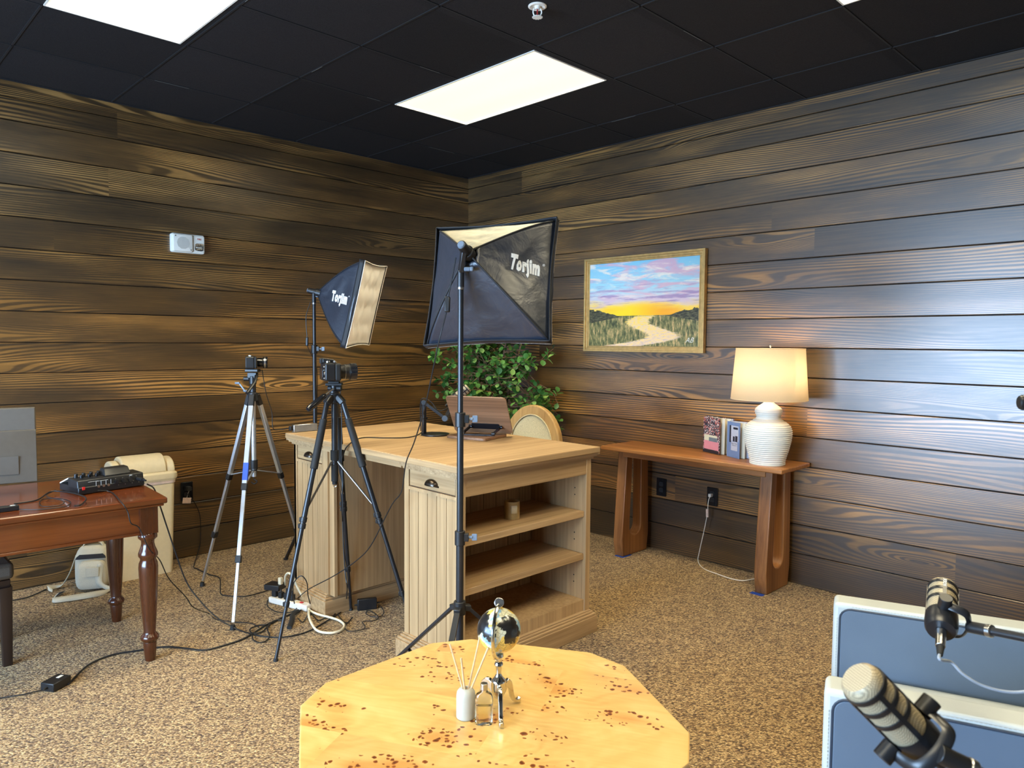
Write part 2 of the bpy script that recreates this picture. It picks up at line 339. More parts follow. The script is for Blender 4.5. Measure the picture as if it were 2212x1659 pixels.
def carpet():
    t=NT('carpet'); c=t.co()
    v=t.mapv(c,(1,1,1),rot=(0,0,R(38)))
    w_=t.noise(v,60,2,.5,out='Color')
    v2=t.n('ShaderNodeVectorMath',operation='ADD'); t.set(v2,0,v); 
    sc=t.n('ShaderNodeVectorMath',operation='SCALE'); t.set(sc,0,w_); t.set(sc,3,.004); t.t.links.new(sc.outputs[0],v2.inputs[1])
    st=t.mapv(v2.outputs[0],(1.0,2.1,1))
    d=t.vor(st,118); cc=t.sep(t.vor(st,118,out='Color'))
    k=t.math('ADD',t.math('ADD',.08,t.math('MULTIPLY',cc[0],.72)),t.math('MULTIPLY',t.noise(c,11,3),.18))
    col=t.ramp(k,[(.14,sr(68,47,31)),(.38,sr(134,102,66)),(.60,sr(196,158,106)),(.92,sr(246,214,156))])
    row=t.math('SINE',t.math('MULTIPLY',t.sep(v2.outputs[0])[1],2*PI/.0105)); row=t.rng(row,-1,1,.85,1.1)
    dd=t.math('MULTIPLY',t.rng(d,0,.75,1.12,.45),row)
    big=t.rng(t.noise(c,1.3,3),.3,.7,.92,1.08)
    dd=t.math('MULTIPLY',dd,big)
    col=t.mix(1.0,col,t.comb(dd,dd,dd),'MULTIPLY')
    return t.p(color=col,rough=.95,spec=.1,sheen=.15,normal=t.bump(t.math('SUBTRACT',1.0,d),.8,.005))
M['carpet']=carpet()
def ceilm():
    t=NT('black_ceiling_tile'); c=t.co(); a=t.noise(c,230,2,.6); 
    ids=t.white(t.n('ShaderNodeVectorMath',{0:t.mapv(c,(1/.6096,1/.6096,0),loc=(1.746,5.94,0))},operation='FLOOR').outputs[0])
    fl_=t.rng(ids,0,1,.75,1.3)
    col=t.mix(1.0,t.ramp(a,[(.35,(.010,.009,.010)),(.75,(.022,.020,.021))]),t.comb(fl_,fl_,fl_),'MULTIPLY')
    return t.p(color=col,rough=.75,spec=.25,normal=t.bump(a,.5,.002))
M['ceil']=ceilm()
M['tbar']=flat('black_tbar',(.009,.008,.009),.7)
M['tbar_worn']=flat('worn_tbar',sr(120,118,112),.4)
M['plain']=flat('painted_wall',sr(120,112,100),.7)
M['oak']=wood('limed_oak',sr(150,118,80),sr(214,180,134),axis=0,rough=.5,contrast=.35,freq=22,stretch=.09,patch=.3)
M['oak_y']=wood('limed_oak_y',sr(150,118,80),sr(214,180,134),axis=1,rough=.42,contrast=.35,freq=22,stretch=.09,patch=.3)
M['oak_z']=wood('limed_oak_upright',sr(150,118,80),sr(206,172,126),axis=2,rough=.5,contrast=.3,freq=20,stretch=.09,patch=.25)
M['groove']=flat('groove_shadowline',sr(84,60,40),.8)
M['walnut']=wood('walnut',sr(104,74,52),sr(172,130,96),axis=0,rough=.45,contrast=.5,freq=45,stretch=.08)
M['acacia']=wood('console_wood_y',sr(128,76,34),sr(196,134,76),axis=1,rough=.38,contrast=.5,freq=26,stretch=.1)
M['acacia_z']=wood('console_wood_z',sr(112,70,36),sr(176,120,70),axis=2,rough=.42,contrast=.5,freq=26,stretch=.1)
M['cherry']=wood('cherry',sr(76,32,10),sr(138,70,28),axis=0,rough=.22,contrast=.35,freq=24,stretch=.1,coat=.7,patch=.3,bumpst=.02)
M['cherry_z']=wood('cherry_z',sr(56,24,9),sr(98,48,19),axis=2,rough=.25,contrast=.3,freq=20,stretch=.1,coat=.6,bumpst=.02)
M['darkwood']=wood('espresso_wood',sr(22,14,10),sr(46,30,22),axis=2,rough=.4)
M['black']=flat('black_plastic',(.012,.012,.013),.4)
M['blackgloss']=flat('black_gloss',(.010,.011,.014),.18)
M['blackmetal']=flat('black_powdercoat',(.012,.013,.016),.34,spec=.6)
M['rubber']=flat('rubber',(.012,.012,.012),.7)
M['cable']=flat('black_cable',(.012,.012,.013),.45)
M['greycable']=flat('grey_cable',sr(150,158,168),.4)
M['steel']=flat('brushed_steel',sr(190,190,190),.28,1.0,var=.05)
M['alu']=flat('satin_aluminium',sr(206,210,216),.32,.85,var=.04)
M['white']=flat('white_plastic',sr(236,230,218),.4,var=.03)
M['cream']=flat('cream_plastic',sr(232,214,176),.45,var=.03)
M['creamcord']=flat('cream_cord',sr(226,214,184),.5)
M['pewter']=flat('cup_pull_metal',sr(88,80,72),.3,1.0)
M['gold']=flat('gilt_frame',sr(206,170,108),.38,.6,var=.15,nscale=30,bump=.1)
M['grey_tech']=flat('grey_monitor',sr(92,85,76),.55,.1,var=.04)
M['bench']=flat('grey_seat',sr(92,84,74),.8,var=.1,nscale=200)
M['greige']=flat('bag_canvas',sr(196,188,168),.85,var=.08,nscale=300,bump=.2)
M['dkfab']=flat('dark_lining',sr(34,34,40),.9)
def leather(name,c):
    t=NT(name); d=t.vor(t.co(),420); v=t.noise(t.co(),5,3)
    f=t.rng(v,.3,.7,.95,1.05)
    return t.p(color=t.mix(1.0,tuple(c)+(1,),t.comb(f,f,f),'MULTIPLY'),rough=.5,spec=.4,normal=t.bump(d,.12,.0008))
M['leather_l']=leather('pale_grey_leather',sr(188,192,188)); M['leather_d']=leather('slate_blue_leather',sr(94,108,124))
M['stitch']=flat('stitching',sr(170,170,164),.8)
M['piping']=flat('dark_piping',sr(52,62,76),.5)
def sbfab(name,c,rough=.35):
    t=NT(name); co=t.co(); a=t.noise(co,9,4,.6,.6); b=t.vor(co,900)
    return t.p(color=tuple(c)+(1,),rough=rough,spec=1.0,normal=t.bump(a,.16,.03))
M['sbf']=sbfab('softbox_nylon',(.020,.026,.042),.40)
M['sbtrim']=flat('softbox_edging',(.010,.011,.014),.6)
M['sbwhite']=flat('diffusion_cloth',(.93,.90,.86),.85,var=.03,nscale=8,bump=.1)
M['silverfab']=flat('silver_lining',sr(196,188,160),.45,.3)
M['wtext']=flat('white_print',sr(235,235,232),.6,var=.02)
M['bluetape']=flat('blue_tape',sr(50,90,200),.6,var=.05)
M['bluetape_d']=flat('blue_masking_tape',sr(26,62,150),.6,var=.05)
def vase_m():
    t=NT('ribbed_ceramic'); z=t.sep(t.co())[2]
    return t.p(color=sr(238,234,220)+(1,),rough=.28,spec=.5,normal=t.bump(t.math('SINE',t.math('MULTIPLY',z,2*PI/.0118)),.0,.001))
M['ceramic']=vase_m()
def shade_m():
    t=NT('linen_shade'); c=t.co(); wv=t.noise(t.mapv(c,(1,1,1)),500,2)
    t.p(color=t.ramp(wv,[(.3,sr(236,214,176)),(.7,sr(250,232,200))]),rough=.9,spec=.1)
    tr=t.n('ShaderNodeBsdfTranslucent',{'Color':(.97,.90,.76,1)})
    mx=t.n('ShaderNodeMixShader',{0:.6}); t.t.links.new(t.bs.outputs[0],mx.inputs[1]); t.t.links.new(tr.outputs[0],mx.inputs[2]); t.t.links.new(mx.outputs[0],t.out.inputs[0])
    return t.m
M['shade']=shade_m()
def bulb_m():
    t=NT('warm_bulb'); return t.p(color=(1,.9,.7,1),emc=(1,.79,.52,1),ems=BULB_S)
M['bulb']=bulb_m()
def diff_m():
    """prismatic troffer lens: bright straight down, cut off towards grazing angles"""
    t=NT('prismatic_diffuser'); g=t.n('ShaderNodeNewGeometry'); d=t.n('ShaderNodeVectorMath',operation='DOT_PRODUCT')
    t.t.links.new(g.outputs['Incoming'],d.inputs[0]); t.t.links.new(g.outputs['Normal'],d.inputs[1])
    k=t.n('ShaderNodeMapRange',{0:t.math('ABSOLUTE',d.outputs['Value']),1:.41,2:.85,3:.0,4:1.0},interpolation_type='SMOOTHSTEP').outputs[0]
    s=t.math('ADD',t.math('MULTIPLY',k,PANEL_S),.93)
    co=t.co(); x=t.sep(co)
    tubes=t.math('COSINE',t.math('MULTIPLY',x[0],2*PI/.29))
    pr=t.math('MULTIPLY',t.vor(t.mapv(co,(1,1,.01),rot=(0,0,R(45))),150,rnd=0),.08)
    s=t.math('MULTIPLY',s,t.math('SUBTRACT',t.math('ADD',1.0,t.math('MULTIPLY',tubes,.03)),pr))
    return t.p(color=(.8,.8,.75,1),rough=.4,emc=(1.0,.87,.58,1),ems=s)
M['diff']=diff_m()
def glass(name,c,rough=.02,ior=1.45):
    t=NT(name); return t.p(color=tuple(c)+(1,),rough=rough,trans=1.0,ior=ior)
M['glass']=glass('clear_glass',(.97,.98,.97)); M['amber']=flat('smoky_ribbed_glass',sr(196,168,116),.3,trans=.25,ior=1.3)
M['oil']=glass('diffuser_oil',sr(254,252,238),.0,1.36)
M['wax']=flat('candle_wax',sr(206,176,122),.6)
def burl():
    t=NT('burl_veneer'); c=t.co(); o=t.sep(c)
    # veneer sheets laid side by side in staggered rows
    rot=t.mapv(c,(1,1,1),rot=(0,0,R(-28))); q=t.sep(rot)
    row=t.math('FLOOR',t.math('DIVIDE',t.math('ADD',q[0],5.05),.27))
    off=t.math('MULTIPLY',t.white(t.comb(row,1,1)),.5)
    cell=t.math('FLOOR',t.math('DIVIDE',t.math('ADD',q[1],off),.62))
    rnd=t.sep(t.white(t.comb(row,cell,2),'Color'))
    P=t.comb(t.math('ADD',q[0],t.math('MULTIPLY',rnd[0],13)),t.math('ADD',q[1],t.math('MULTIPLY',rnd[1],17)),0)
    a=t.noise(t.mapv(P,(3.0,1.6,1)),1.2,3,.5,.8); ring=t.rng(t.math('SINE',t.math('MULTIPLY',a,95)),-1,1,0,1)
    fine=t.noise(t.mapv(P,(90,6,1)),1,4,.6,.2)
    blot=t.noise(P,5,3,.5,.8)
    k=t.math('ADD',t.math('ADD',t.math('MULTIPLY',ring,.10),t.math('MULTIPLY',fine,.30)),t.math('MULTIPLY',blot,.62))
    col=t.ramp(k,[(.28,sr(194,148,80)),(.5,sr(210,170,100)),(.8,sr(226,194,128))])
    tone=t.rng(rnd[2],0,1,.90,1.06); col=t.mix(1.0,col,t.comb(tone,tone,tone),'MULTIPLY')
    # burl eyes in elongated clusters
    cl=t.mapv(P,(8.5,4.0,1)); cd_=t.vor(cl,1.0)
    near=t.rng(cd_,.20,.46,1,0)
    warp=t.noise(P,30,2,.5,out='Color')
    sp=t.n('ShaderNodeVectorMath',operation='MULTIPLY_ADD'); t.set(sp,0,warp); sp.inputs[1].default_value=(.02,.02,0); t.set(sp,2,P)
    ed=t.vor(sp.outputs[0],62); cc=t.sep(t.vor(sp.outputs[0],62,out='Color'))
    pick=t.math('GREATER_THAN',t.math('ADD',cc[0],t.math('MULTIPLY',near,.55)),.76)
    size=t.rng(cc[1],0,1,.22,.52)
    eye=t.math('MULTIPLY',t.math('LESS_THAN',ed,size),t.math('MULTIPLY',pick,t.math('GREATER_THAN',near,.02)))
    halo=t.math('MULTIPLY',t.math('MULTIPLY',near,near),.62)
    col=t.mix(t.math('MULTIPLY',halo,t.rng(blot,.3,.6,.5,1)),col,sr(184,116,48)+(1,))
    ec=t.ramp(t.math('DIVIDE',ed,size),[(.0,sr(70,36,16)),(.6,sr(112,56,22)),(1.0,sr(160,92,38))])
    col=t.mix(eye,col,ec)
    return t.p(color=col,rough=.3,spec=.5,coat=.25,coatr=.12)
M['burl']=burl()
M['tableside']=wood('table_edge_wood',sr(150,112,62),sr(196,158,98),axis=2,rough=.45)
def painting_m():
    t=NT('marsh_sunset_painting'); c=t.co(); o=t.sep(c)   # local x 0..1 (left-right), y 0..1 (bottom-top) via scaled mesh coordinates
    x=t.math('DIVIDE',o[0],.944); y=t.math('DIVIDE',o[1],.61)
    uv=t.comb(x,y,0)
    n1=t.noise(t.mapv(uv,(2.6,8.5,1),loc=(1.3,0,0)),1,5,.6,.8)
    n2=t.noise(t.mapv(uv,(4,13,1),loc=(5,2,0)),1,5,.6,.6)
    n3=t.noise(t.mapv(uv,(30,60,1)),1,3,.6)
    sky=t.ramp(t.math('ADD',y,t.math('MULTIPLY',t.math('SUBTRACT',n1,.5),.25)),[(.36,sr(250,190,40)),(.46,sr(252,214,90)),(.55,sr(206,204,214)),(.68,sr(166,214,228)),(1.0,sr(128,198,228))])
    pink=t.mix(n2,sr(196,140,186)+(1,),sr(244,206,202)+(1,))
    cl=t.math('MULTIPLY',t.rng(n1,.46,.58,0,.85),t.rng(y,.42,.6,0,1))
    sky=t.mix(cl,sky,pink)
    wht=t.math('MULTIPLY',t.rng(n2,.52,.64,0,1),t.rng(y,.5,.7,0,1))
    sky=t.mix(t.math('MULTIPLY',wht,.8),sky,sr(246,234,220)+(1,))
    pur=t.math('MULTIPLY',t.rng(t.noise(t.mapv(uv,(3,22,1),loc=(0,7,0)),1,4,.6),.52,.6,0,1),t.math('MULTIPLY',t.rng(y,.44,.52,0,1),t.rng(y,.85,.6,0,1)))
    sky=t.mix(t.math('MULTIPLY',pur,.75),sky,sr(150,126,176)+(1,))
    # setting sun glow
    dx=t.math('SUBTRACT',x,.5); dy=t.math('SUBTRACT',y,.38)
    rr_=t.math('SQRT',t.math('ADD',t.math('MULTIPLY',t.math('MULTIPLY',dx,dx),1.0),t.math('MULTIPLY',t.math('MULTIPLY',dy,dy),7)))
    glow=t.rng(t.math('ADD',rr_,t.math('MULTIPLY',t.math('SUBTRACT',n2,.5),.25)),.18,.42,1,0)
    sky=t.mix(glow,sky,t.mix(t.rng(x,.4,.75,0,1),sr(255,216,40)+(1,),sr(250,160,40)+(1,)))
    # land
    nv=t.noise(t.mapv(uv,(45,9,1)),1,4,.7)
    land=t.ramp(t.math('ADD',t.math('MULTIPLY',nv,.9),t.math('MULTIPLY',t.noise(t.mapv(uv,(5,7,1)),1,3),.25)),[(.35,sr(36,38,30)),(.48,sr(74,80,50)),(.58,sr(126,124,78)),(.70,sr(206,172,118))])
    # winding creek
    cx_=t.math('ADD',t.math('MULTIPLY',t.math('SINE',t.math('MULTIPLY',t.math('SUBTRACT',y,.02),15.5)),t.rng(y,0,.36,.30,.08)),t.rng(y,0,.36,.40,.62))
    wd=t.rng(y,0,.36,.17,.09)
    d=t.math('ABSOLUTE',t.math('SUBTRACT',t.math('ADD',x,t.math('MULTIPLY',t.math('SUBTRACT',n3,.5),.12)),cx_))
    creek=t.rng(t.math('DIVIDE',d,wd),.8,1.1,1,0)
    water=t.ramp(t.math('ADD',n3,t.math('MULTIPLY',y,.6)),[(.35,sr(206,180,176)),(.55,sr(236,206,168)),(.8,sr(250,214,96))])
    land=t.mix(creek,land,water)
    # tree line at the horizon, taller at both sides
    side=t.math('MULTIPLY',t.math('ABSOLUTE',t.math('SUBTRACT',x,.52)),1.0)
    hgt=t.math('ADD',.355,t.math('MULTIPLY',t.rng(side,.22,.5,0,.11),t.rng(t.noise(t.mapv(uv,(14,1,1)),1,4,.6),.3,.6,.5,1.1)))
    tree=t.math('MULTIPLY',t.math('LESS_THAN',y,hgt),t.math('GREATER_THAN',y,t.rng(side,.2,.5,.352,.28)))
    lnd=t.math('LESS_THAN',y,.36)
    col=t.mix(lnd,sky,land)
    col=t.mix(tree,col,t.ramp(n3,[(.4,sr(42,42,34)),(.7,sr(110,108,78))]))
    return t.p(color=col,rough=.45,normal=t.bump(n3,.3,.002))
M['paint']=painting_m()
def globe_m():
    t=NT('globe_map'); c=t.co(); a=t.noise(c,11,5,.55); b=t.noise(c,14,2,out='Color'); l=t.vor(c,60,feature='DISTANCE_TO_EDGE')
    hsv=t.ramp(t.sep(b)[0],[(.38,sr(226,190,92)),(.48,sr(206,206,180)),(.56,sr(140,176,196)),(.64,sr(196,200,120))],'CONSTANT')
    hsv=t.mix(t.rng(l,.0,.06,.6,0),hsv,(.05,.05,.04,1))
    land=t.rng(a,.455,.465,0,1)
    col=t.mix(land,(.014,.013,.013,1),hsv)
    return t.p(color=col,rough=.25,coat=.25,coatr=.08)
M['globe']=globe_m()
M['chrome']=flat('polished_aluminium',sr(210,208,200),.14,1.0,var=.03)
M['reed']=flat('reed_stick',sr(216,182,136),.7)
M['vase']=flat('matte_vase',sr(182,178,162),.6,var=.03)
def mesh_grille():
    t=NT('mic_grille'); d=t.vor(t.co(),420,rnd=0); f=t.rng(d,.15,.6,1,.35)
    return t.p(color=t.mix(1.0,sr(226,208,172)+(1,),t.comb(f,f,f),'MULTIPLY'),rough=.4,metal=.15,normal=t.bump(d,.4,.001))
M['grille']=mesh_grille()
def leaf_m():
    t=NT('leaf_green'); r=t.n('ShaderNodeNewGeometry').outputs['Random Per Island']
    col=t.ramp(r,[(0,sr(44,88,36)),(.45,sr(84,138,62)),(.8,sr(126,178,86)),(1,sr(176,210,110))])
    t.p(color=col,rough=.4,spec=.4)
    tr=t.n('ShaderNodeBsdfTranslucent',{'Color':col}); mx=t.n('ShaderNodeMixShader',{0:.22})
    t.t.links.new(t.bs.outputs[0],mx.inputs[1]); t.t.links.new(tr.outputs[0],mx.inputs[2]); t.t.links.new(mx.outputs[0],t.out.inputs[0]); return t.m
M['leaf']=leaf_m()
M['bark']=flat('bark',sr(104,80,60),.85,var=.3,nscale=60,bump=.4)
M['twig']=flat('twig',sr(138,104,74),.8,var=.2)
M['linen']=flat('chair_linen',sr(214,200,160),.9,var=.22,nscale=260)
M['chairwood']=wood('chair_oak',sr(170,128,72),sr(214,174,112),axis=2,rough=.45,contrast=.35)
M['pot']=flat('dark_pot',sr(46,42,40),.6)
M['pink']=flat('pink_liner',sr(232,206,192),.5,trans=0)
M['red']=flat('red_switch',sr(206,40,34),.4)
M['fireplastic']=flat('alarm_white',sr(238,236,226),.35,var=.02)
def grille_m():
    t=NT('alarm_grille'); d=t.vor(t.co(),330,rnd=0); return t.p(color=t.ramp(d,[(.3,sr(90,90,86)),(.45,sr(236,234,224))]),rough=.4)
M['agrille']=grille_m()
M['fire_red']=flat('fire_red',sr(170,40,36),.5)
M['reflector']=flat('strobe_reflector',sr(226,230,236),.12,1.0,bump=.8,nscale=90)
def page_m(name,fn):
    t=NT(name); fn(t); return t.m
# ------------------------------------------------------------------ room shell
S_=.17964
def plank_wall(name,ax,lo,hi):
    mb=MB(); g=.0022
    zs=[H]+[2.8335]+[2.7067-S_*i for i in range(16)]; zs[-1]=0.0
    for a,b in zip(zs,zs[1:]):
        if a-b<.02: continue
        jit=random.uniform(-.0006,.0012)
        z0,z1=b+g,a-g; c=.0025; d=.016+jit
        # profile: chamfered long edges, plank stands off the wall line by a hair
        prof=[(0,z0),(-0.0+d-c-.012,z0),(.004,z0+c),(.004,z1-c),(.0,z1)]
        prof=[(-.012,z0),(0-.001,z0),(.0015+jit,z0+c),(.0015+jit,z1-c),(-.001,z1),(-.012,z1)]
        n=len(prof); vs=[]
        for u in(lo,hi):
            for q,z in prof: vs.append((u,-q,z) if ax==0 else (-q,u,z))
        mb.add(vs,[(i,(i+1)%n,n+(i+1)%n,n+i) for i in range(n)]+[tuple(range(n)),tuple(range(n,2*n))])
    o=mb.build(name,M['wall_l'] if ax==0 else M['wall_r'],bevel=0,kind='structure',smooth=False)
    return o
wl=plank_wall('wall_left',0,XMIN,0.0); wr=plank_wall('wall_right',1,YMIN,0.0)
MB().b2(XMIN-.1,0.1,.012,.1,0,H).build('wall_left_backing',M['gap'],wl,world=False)
MB().b2(.012,.1,YMIN-.1,.1,0,H).build('wall_right_backing',M['gap'],wr,world=False)
MB().b2(XMIN-.1,.1,YMIN-.1,.1,-.1,0).build('floor',M['carpet'],kind='structure')
MB().b2(XMIN-.1,.1,YMIN-.1,YMIN,0,H).build('wall_back',M['plain'],kind='structure')
# wall on the window side, with an opening y -4.4..-0.9, z .35..2.45
wy0,wy1,wz0,wz1=-4.4,-1.0,.30,2.12
mb=MB(); mb.b2(XMIN-.1,XMIN,YMIN,wy0,0,H); mb.b2(XMIN-.1,XMIN,wy1,0,0,H); mb.b2(XMIN-.1,XMIN,wy0,wy1,0,wz0); mb.b2(XMIN-.1,XMIN,wy0,wy1,wz1,H)
mb.build('wall_window_side',M['plain'],kind='structure')
win=thing('window_1',None,None,(XMIN-.05,(wy0+wy1)/2,wz0)); win['kind']='structure'
mb=MB()
for a in(wy0+.03,(wy0+wy1)/2-.02-.58,(wy0+wy1)/2+.6,wy1-.03): mb.b2(XMIN-.08,XMIN-.02,a-.03,a+.03,wz0,wz1)
for a in(wz0+.03,wz1-.03): mb.b2(XMIN-.08,XMIN-.02,wy0,wy1,a-.03,a+.03)
mb.build('window_frame',M['blackmetal'],win)
t=NT('pane'); tr=t.n('ShaderNodeBsdfTransparent',{'Color':(.96,.98,1,1)}); gl=t.n('ShaderNodeBsdfGlossy',{'Roughness':.02}); mx=t.n('ShaderNodeMixShader',{0:.05}); t.t.links.new(tr.outputs[0],mx.inputs[1]); t.t.links.new(gl.outputs[0],mx.inputs[2]); t.t.links.new(mx.outputs[0],t.out.inputs[0])
MB().b2(XMIN-.052,XMIN-.048,wy0+.05,wy1-.05,wz0+.05,wz1-.05).build('pane',t.m,win)
# ceiling : black tiles on a black grid
GX=[-.455-.6096*i for i in range(-1,11)]; GY=[.0+.008-.6096*i*1.009-.0 for i in range(0,12)]
GX=[x for x in [-.455-.6135*i for i in range(0,11)] if x>XMIN]; GY=[y for y in [-.600-.6165*i for i in range(0,11)] if y>YMIN]
holes=[]   # lights: (x0,x1,y0,y1)
PX0=[(-1.66,-1.083),(-3.515,-2.94),(-5.36,-4.785)]
for xs in PX0:
    for y1 in(-1.222,-3.69,-6.155):
        y0=y1-1.186
        if y0<YMIN: y0=None
        if y0 is not None: holes.append((xs[0],xs[1],y0,y1))
mb=MB()
xs_=sorted(set([XMIN,0]+[h[0] for h in holes]+[h[1] for h in holes])); ys_=sorted(set([YMIN,0]+[h[2] for h in holes]+[h[3] for h in holes]))
for a,b in zip(xs_,xs_[1:]):
    for c,d in zip(ys_,ys_[1:]):
        if any(h[0]-1e-6<=a and b<=h[1]+1e-6 and h[2]-1e-6<=c and d<=h[3]+1e-6 for h in holes): continue
        mb.b2(a,b,c,d,H,H+.02)
ceil=mb.build('ceiling',M['ceil'],kind='structure',smooth=False)
mb=MB()
def clear(x0,x1,y0,y1): return not any(h[0]-.02<x1 and x0<h[1]+.02 and h[2]-.02<y1 and y0<h[3]+.02 for h in holes)
ysg=[0]+GY+[YMIN]; xsg=[0]+GX+[XMIN]
for x in GX:
    for a,b in zip(ysg,ysg[1:]):
        if clear(x-.004,x+.004,b+.05,a-.05): mb.b2(x-.0045,x+.0045,b,a,H-.0035,H+.002)
for y in GY:
    for a,b in zip(xsg,xsg[1:]):
        if clear(b+.05,a-.05,y-.004,y+.004): mb.b2(b,a,y-.0045,y+.0045,H-.0035,H+.002)
mb.build('grid_bars',M['tbar'],ceil)
mb=MB(); rnd=random.Random(4)
for _ in range(16):
    if rnd.random()<.5:
        x=rnd.choice(GX[:6]); y=rnd.choice(GY[:6])-rnd.uniform(.05,.4); l=rnd.uniform(.08,.2)
        if clear(x-.01,x+.01,y-l,y): mb.b2(x-.001,x+.001,y-l,y,H-.0042,H-.0033)
    else:
        y=rnd.choice(GY[:6]); x=rnd.choice(GX[:6])-rnd.uniform(.05,.4); l=rnd.uniform(.08,.25)
        if clear(x-l,x,y-.01,y+.01): mb.b2(x-l,x,y-.001,y+.001,H-.0042,H-.0033)
mb.build('worn_paint',M['tbar_worn'],ceil,label='bare metal showing along the grid bars')
# wall angle where the ceiling meets the walls
mb=MB(); mb.b2(XMIN,-.002,-.018,-.002,H-.006,H-.001); mb.b2(-.018,-.002,YMIN,-.018,H-.006,H-.001); mb.build('trim_1',M['tbar'],kind='structure')
names=['lit rectangular ceiling light at the middle of the ceiling, nearest the room corner','lit rectangular ceiling light at the top left corner of the photo']
for i,h in enumerate(holes):
    vis={0:'lit rectangular ceiling light above the desk, whole in view',3:'lit rectangular ceiling light cut by the top left edge of the photo',1:'lit rectangular ceiling light whose corner just shows at the top right'}
    t_=thing('ceiling_light',vis.get(i,'lit rectangular ceiling light outside the view'),'ceiling light',((h[0]+h[1])/2,(h[2]+h[3])/2,H),group='recessed ceiling lights')
    if i not in vis: t_['label']='recessed rectangular ceiling light behind the camera position'
    w_,l_=h[1]-h[0],h[3]-h[2]; c=t_.location
    MB().ring(rrect(w_+.004,l_+.004,.002,1),rrect(w_-.012,l_-.012,.002,1),-.004,.03,c=c).build('frame',M['white'],t_,smooth=False)
    MB().box((c.x,c.y,H+.004),(w_-.008,l_-.008,.004)).build('diffuser',M['diff'],t_,smooth=False)
# sprinkler
s=thing('sprinkler',"white pendent fire sprinkler head hanging from the black ceiling",'sprinkler',(-1.992,-2.747,H))
mb=MB(); mb.lathe([(.0405,0),(.0405,-.003),(.034,-.006),(.026,-.004),(.022,-.001),(.02,-.001)],s.location,n=32); mb.build('escutcheon',M['white'],s)
mb=MB(); c=s.location
mb.cyl((c.x,c.y,H-.001),(c.x,c.y,H-.014),.013,.011)
for sg in(-1,1): mb.tube([(c.x+sg*.010,c.y-sg*.010,H-.01),(c.x+sg*.013,c.y-sg*.013,H-.026),(c.x+sg*.009,c.y-sg*.009,H-.040),(c.x,c.y,H-.046)],.0032,6)
mb.build('yoke',M['white'],s)
MB().cyl((c.x,c.y,H-.013),(c.x,c.y,H-.044),.0028,n=8).build('bulb',M['fire_red'],s,label='red glass bulb')
mb=MB(); mb.cyl((c.x,c.y,H-.046),(c.x,c.y,H-.0485),.0195,n=24)
for i in range(12):
    a=2*PI*i/12; mb.box((c.x+.0205*math.cos(a),c.y+.0205*math.sin(a),H-.0472),(.005,.006,.0016),(0,0,a))
mb.build('deflector',M['white'],s)
# fire alarm speaker strobe on the left wall
fa=thing('fire_alarm','white fire alarm speaker with clear strobe high on the left plank wall','fire alarm',(-2.471,-.002,2.105))
ctr=Vector((-2.471,0,2.105)); m=Matrix(((1,0,0),(0,0,-1),(0,1,0))).transposed()  # local x->X, y->Z, z->-Y
m=Matrix(((1,0,0),(0,0,-1),(0,1,0)))
MB().prism(rrect(.215,.124,.014,4),.0,.030,m,ctr).build('back_box',M['fireplastic'],fa,bevel=.003)
MB().prism(rrect(.130,.116,.012,4,-.038,0),.030,.046,m,ctr,taper=rrect(.122,.108,.010,4,-.038,0)).build('speaker_cover',M['fireplastic'],fa,bevel=.002)
MB().prism(circ(.041,10,-.038,0),.046,.0468,m,ctr).build('grille',M['agrille'],fa,label='dotted speaker grille')
for sx,sy in((-1,1),(1,-1)): MB().cyl(ctr+m@Vector((-.038+sx*.049,sy*.043,.045)),ctr+m@Vector((-.038+sx*.049,sy*.043,.048)),.004,n=10).build('screw',M['steel'],fa)
MB().prism(rrect(.072,.108,.01,4,.067,0),.030,.037,m,ctr).build('strobe_housing',M['fireplastic'],fa,bevel=.002)
mb=MB(); mb.sphere(ctr+m@Vector((.067,-.020,.036)),(.030,.028,.014),18,10,m.to_3x3() if False else None)
mb=MB(); mb.prism(rrect(.060,.050,.016,5,.067,-.020),.034,.040,m,ctr,taper=rrect(.054,.044,.014,5,.067,-.020)); rf=mb.build('reflector',M['reflector'],fa)
MB().prism(rrect(.062,.052,.018,5,.067,-.020),.0405,.056,m,ctr,taper=rrect(.044,.034,.014,5,.067,-.020)).build('strobe_lens',M['glass'],fa,bevel=.003)
mb=MB(); mb.cyl(ctr+m@Vector((.052,-.022,.041)),ctr+m@Vector((.080,-.022,.041)),.0035,n=8); mb.build('flash_tube',M['white'],rf)
text('FIRE','lettering',.016,M4(ctr+Vector((.070,-.0375,.033)),(1,0,0),(0,0,1)),M['fire_red'],fa,sx=.95)
# outlets
def outlet(pos,ax,label,double=True,plate=M['black']):
    o=thing('wall_outlet',label,'outlet',pos,group='wall outlets')
    if ax==0: m=Matrix(((1,0,0),(0,0,-1),(0,1,0)))
    else: m=Matrix(((0,0,-1),(-1,0,0),(0,1,0)))
    MB().prism(rrect(.080,.125,.004,2),.001,.007,m,Vector(pos)).build('cover_plate',M['blackgloss'],o,bevel=.002)
    for s_ in(-1,1):
        r_=MB().prism(rrect(.034,.030,.008,4,0,s_*.021),.007,.0095,m,Vector(pos)).build('receptacle',M['black'],o)
        mb=MB()
        for q in(-1,1): mb.prism(rrect(.002,.008,.0005,1,q*.006,s_*.021+.003),.0095,.0098,m,Vector(pos))
        mb.build('slot',M['gap'],r_)
    return o,m
outlet((-2.502,-.003,.452),0,'black wall outlet beside the cream bin with a black plug and tag')
outlet((-.003,-2.102,.455),1,'black wall outlet under the console table, empty, nearer the room corner')
outlet((-.003,-2.505,.450),1,'black wall outlet under the console table holding the white lamp plug')
o=thing('power_plug','black power plug seated in the outlet beside the cream bin','plug',(-2.498,-.012,.462))
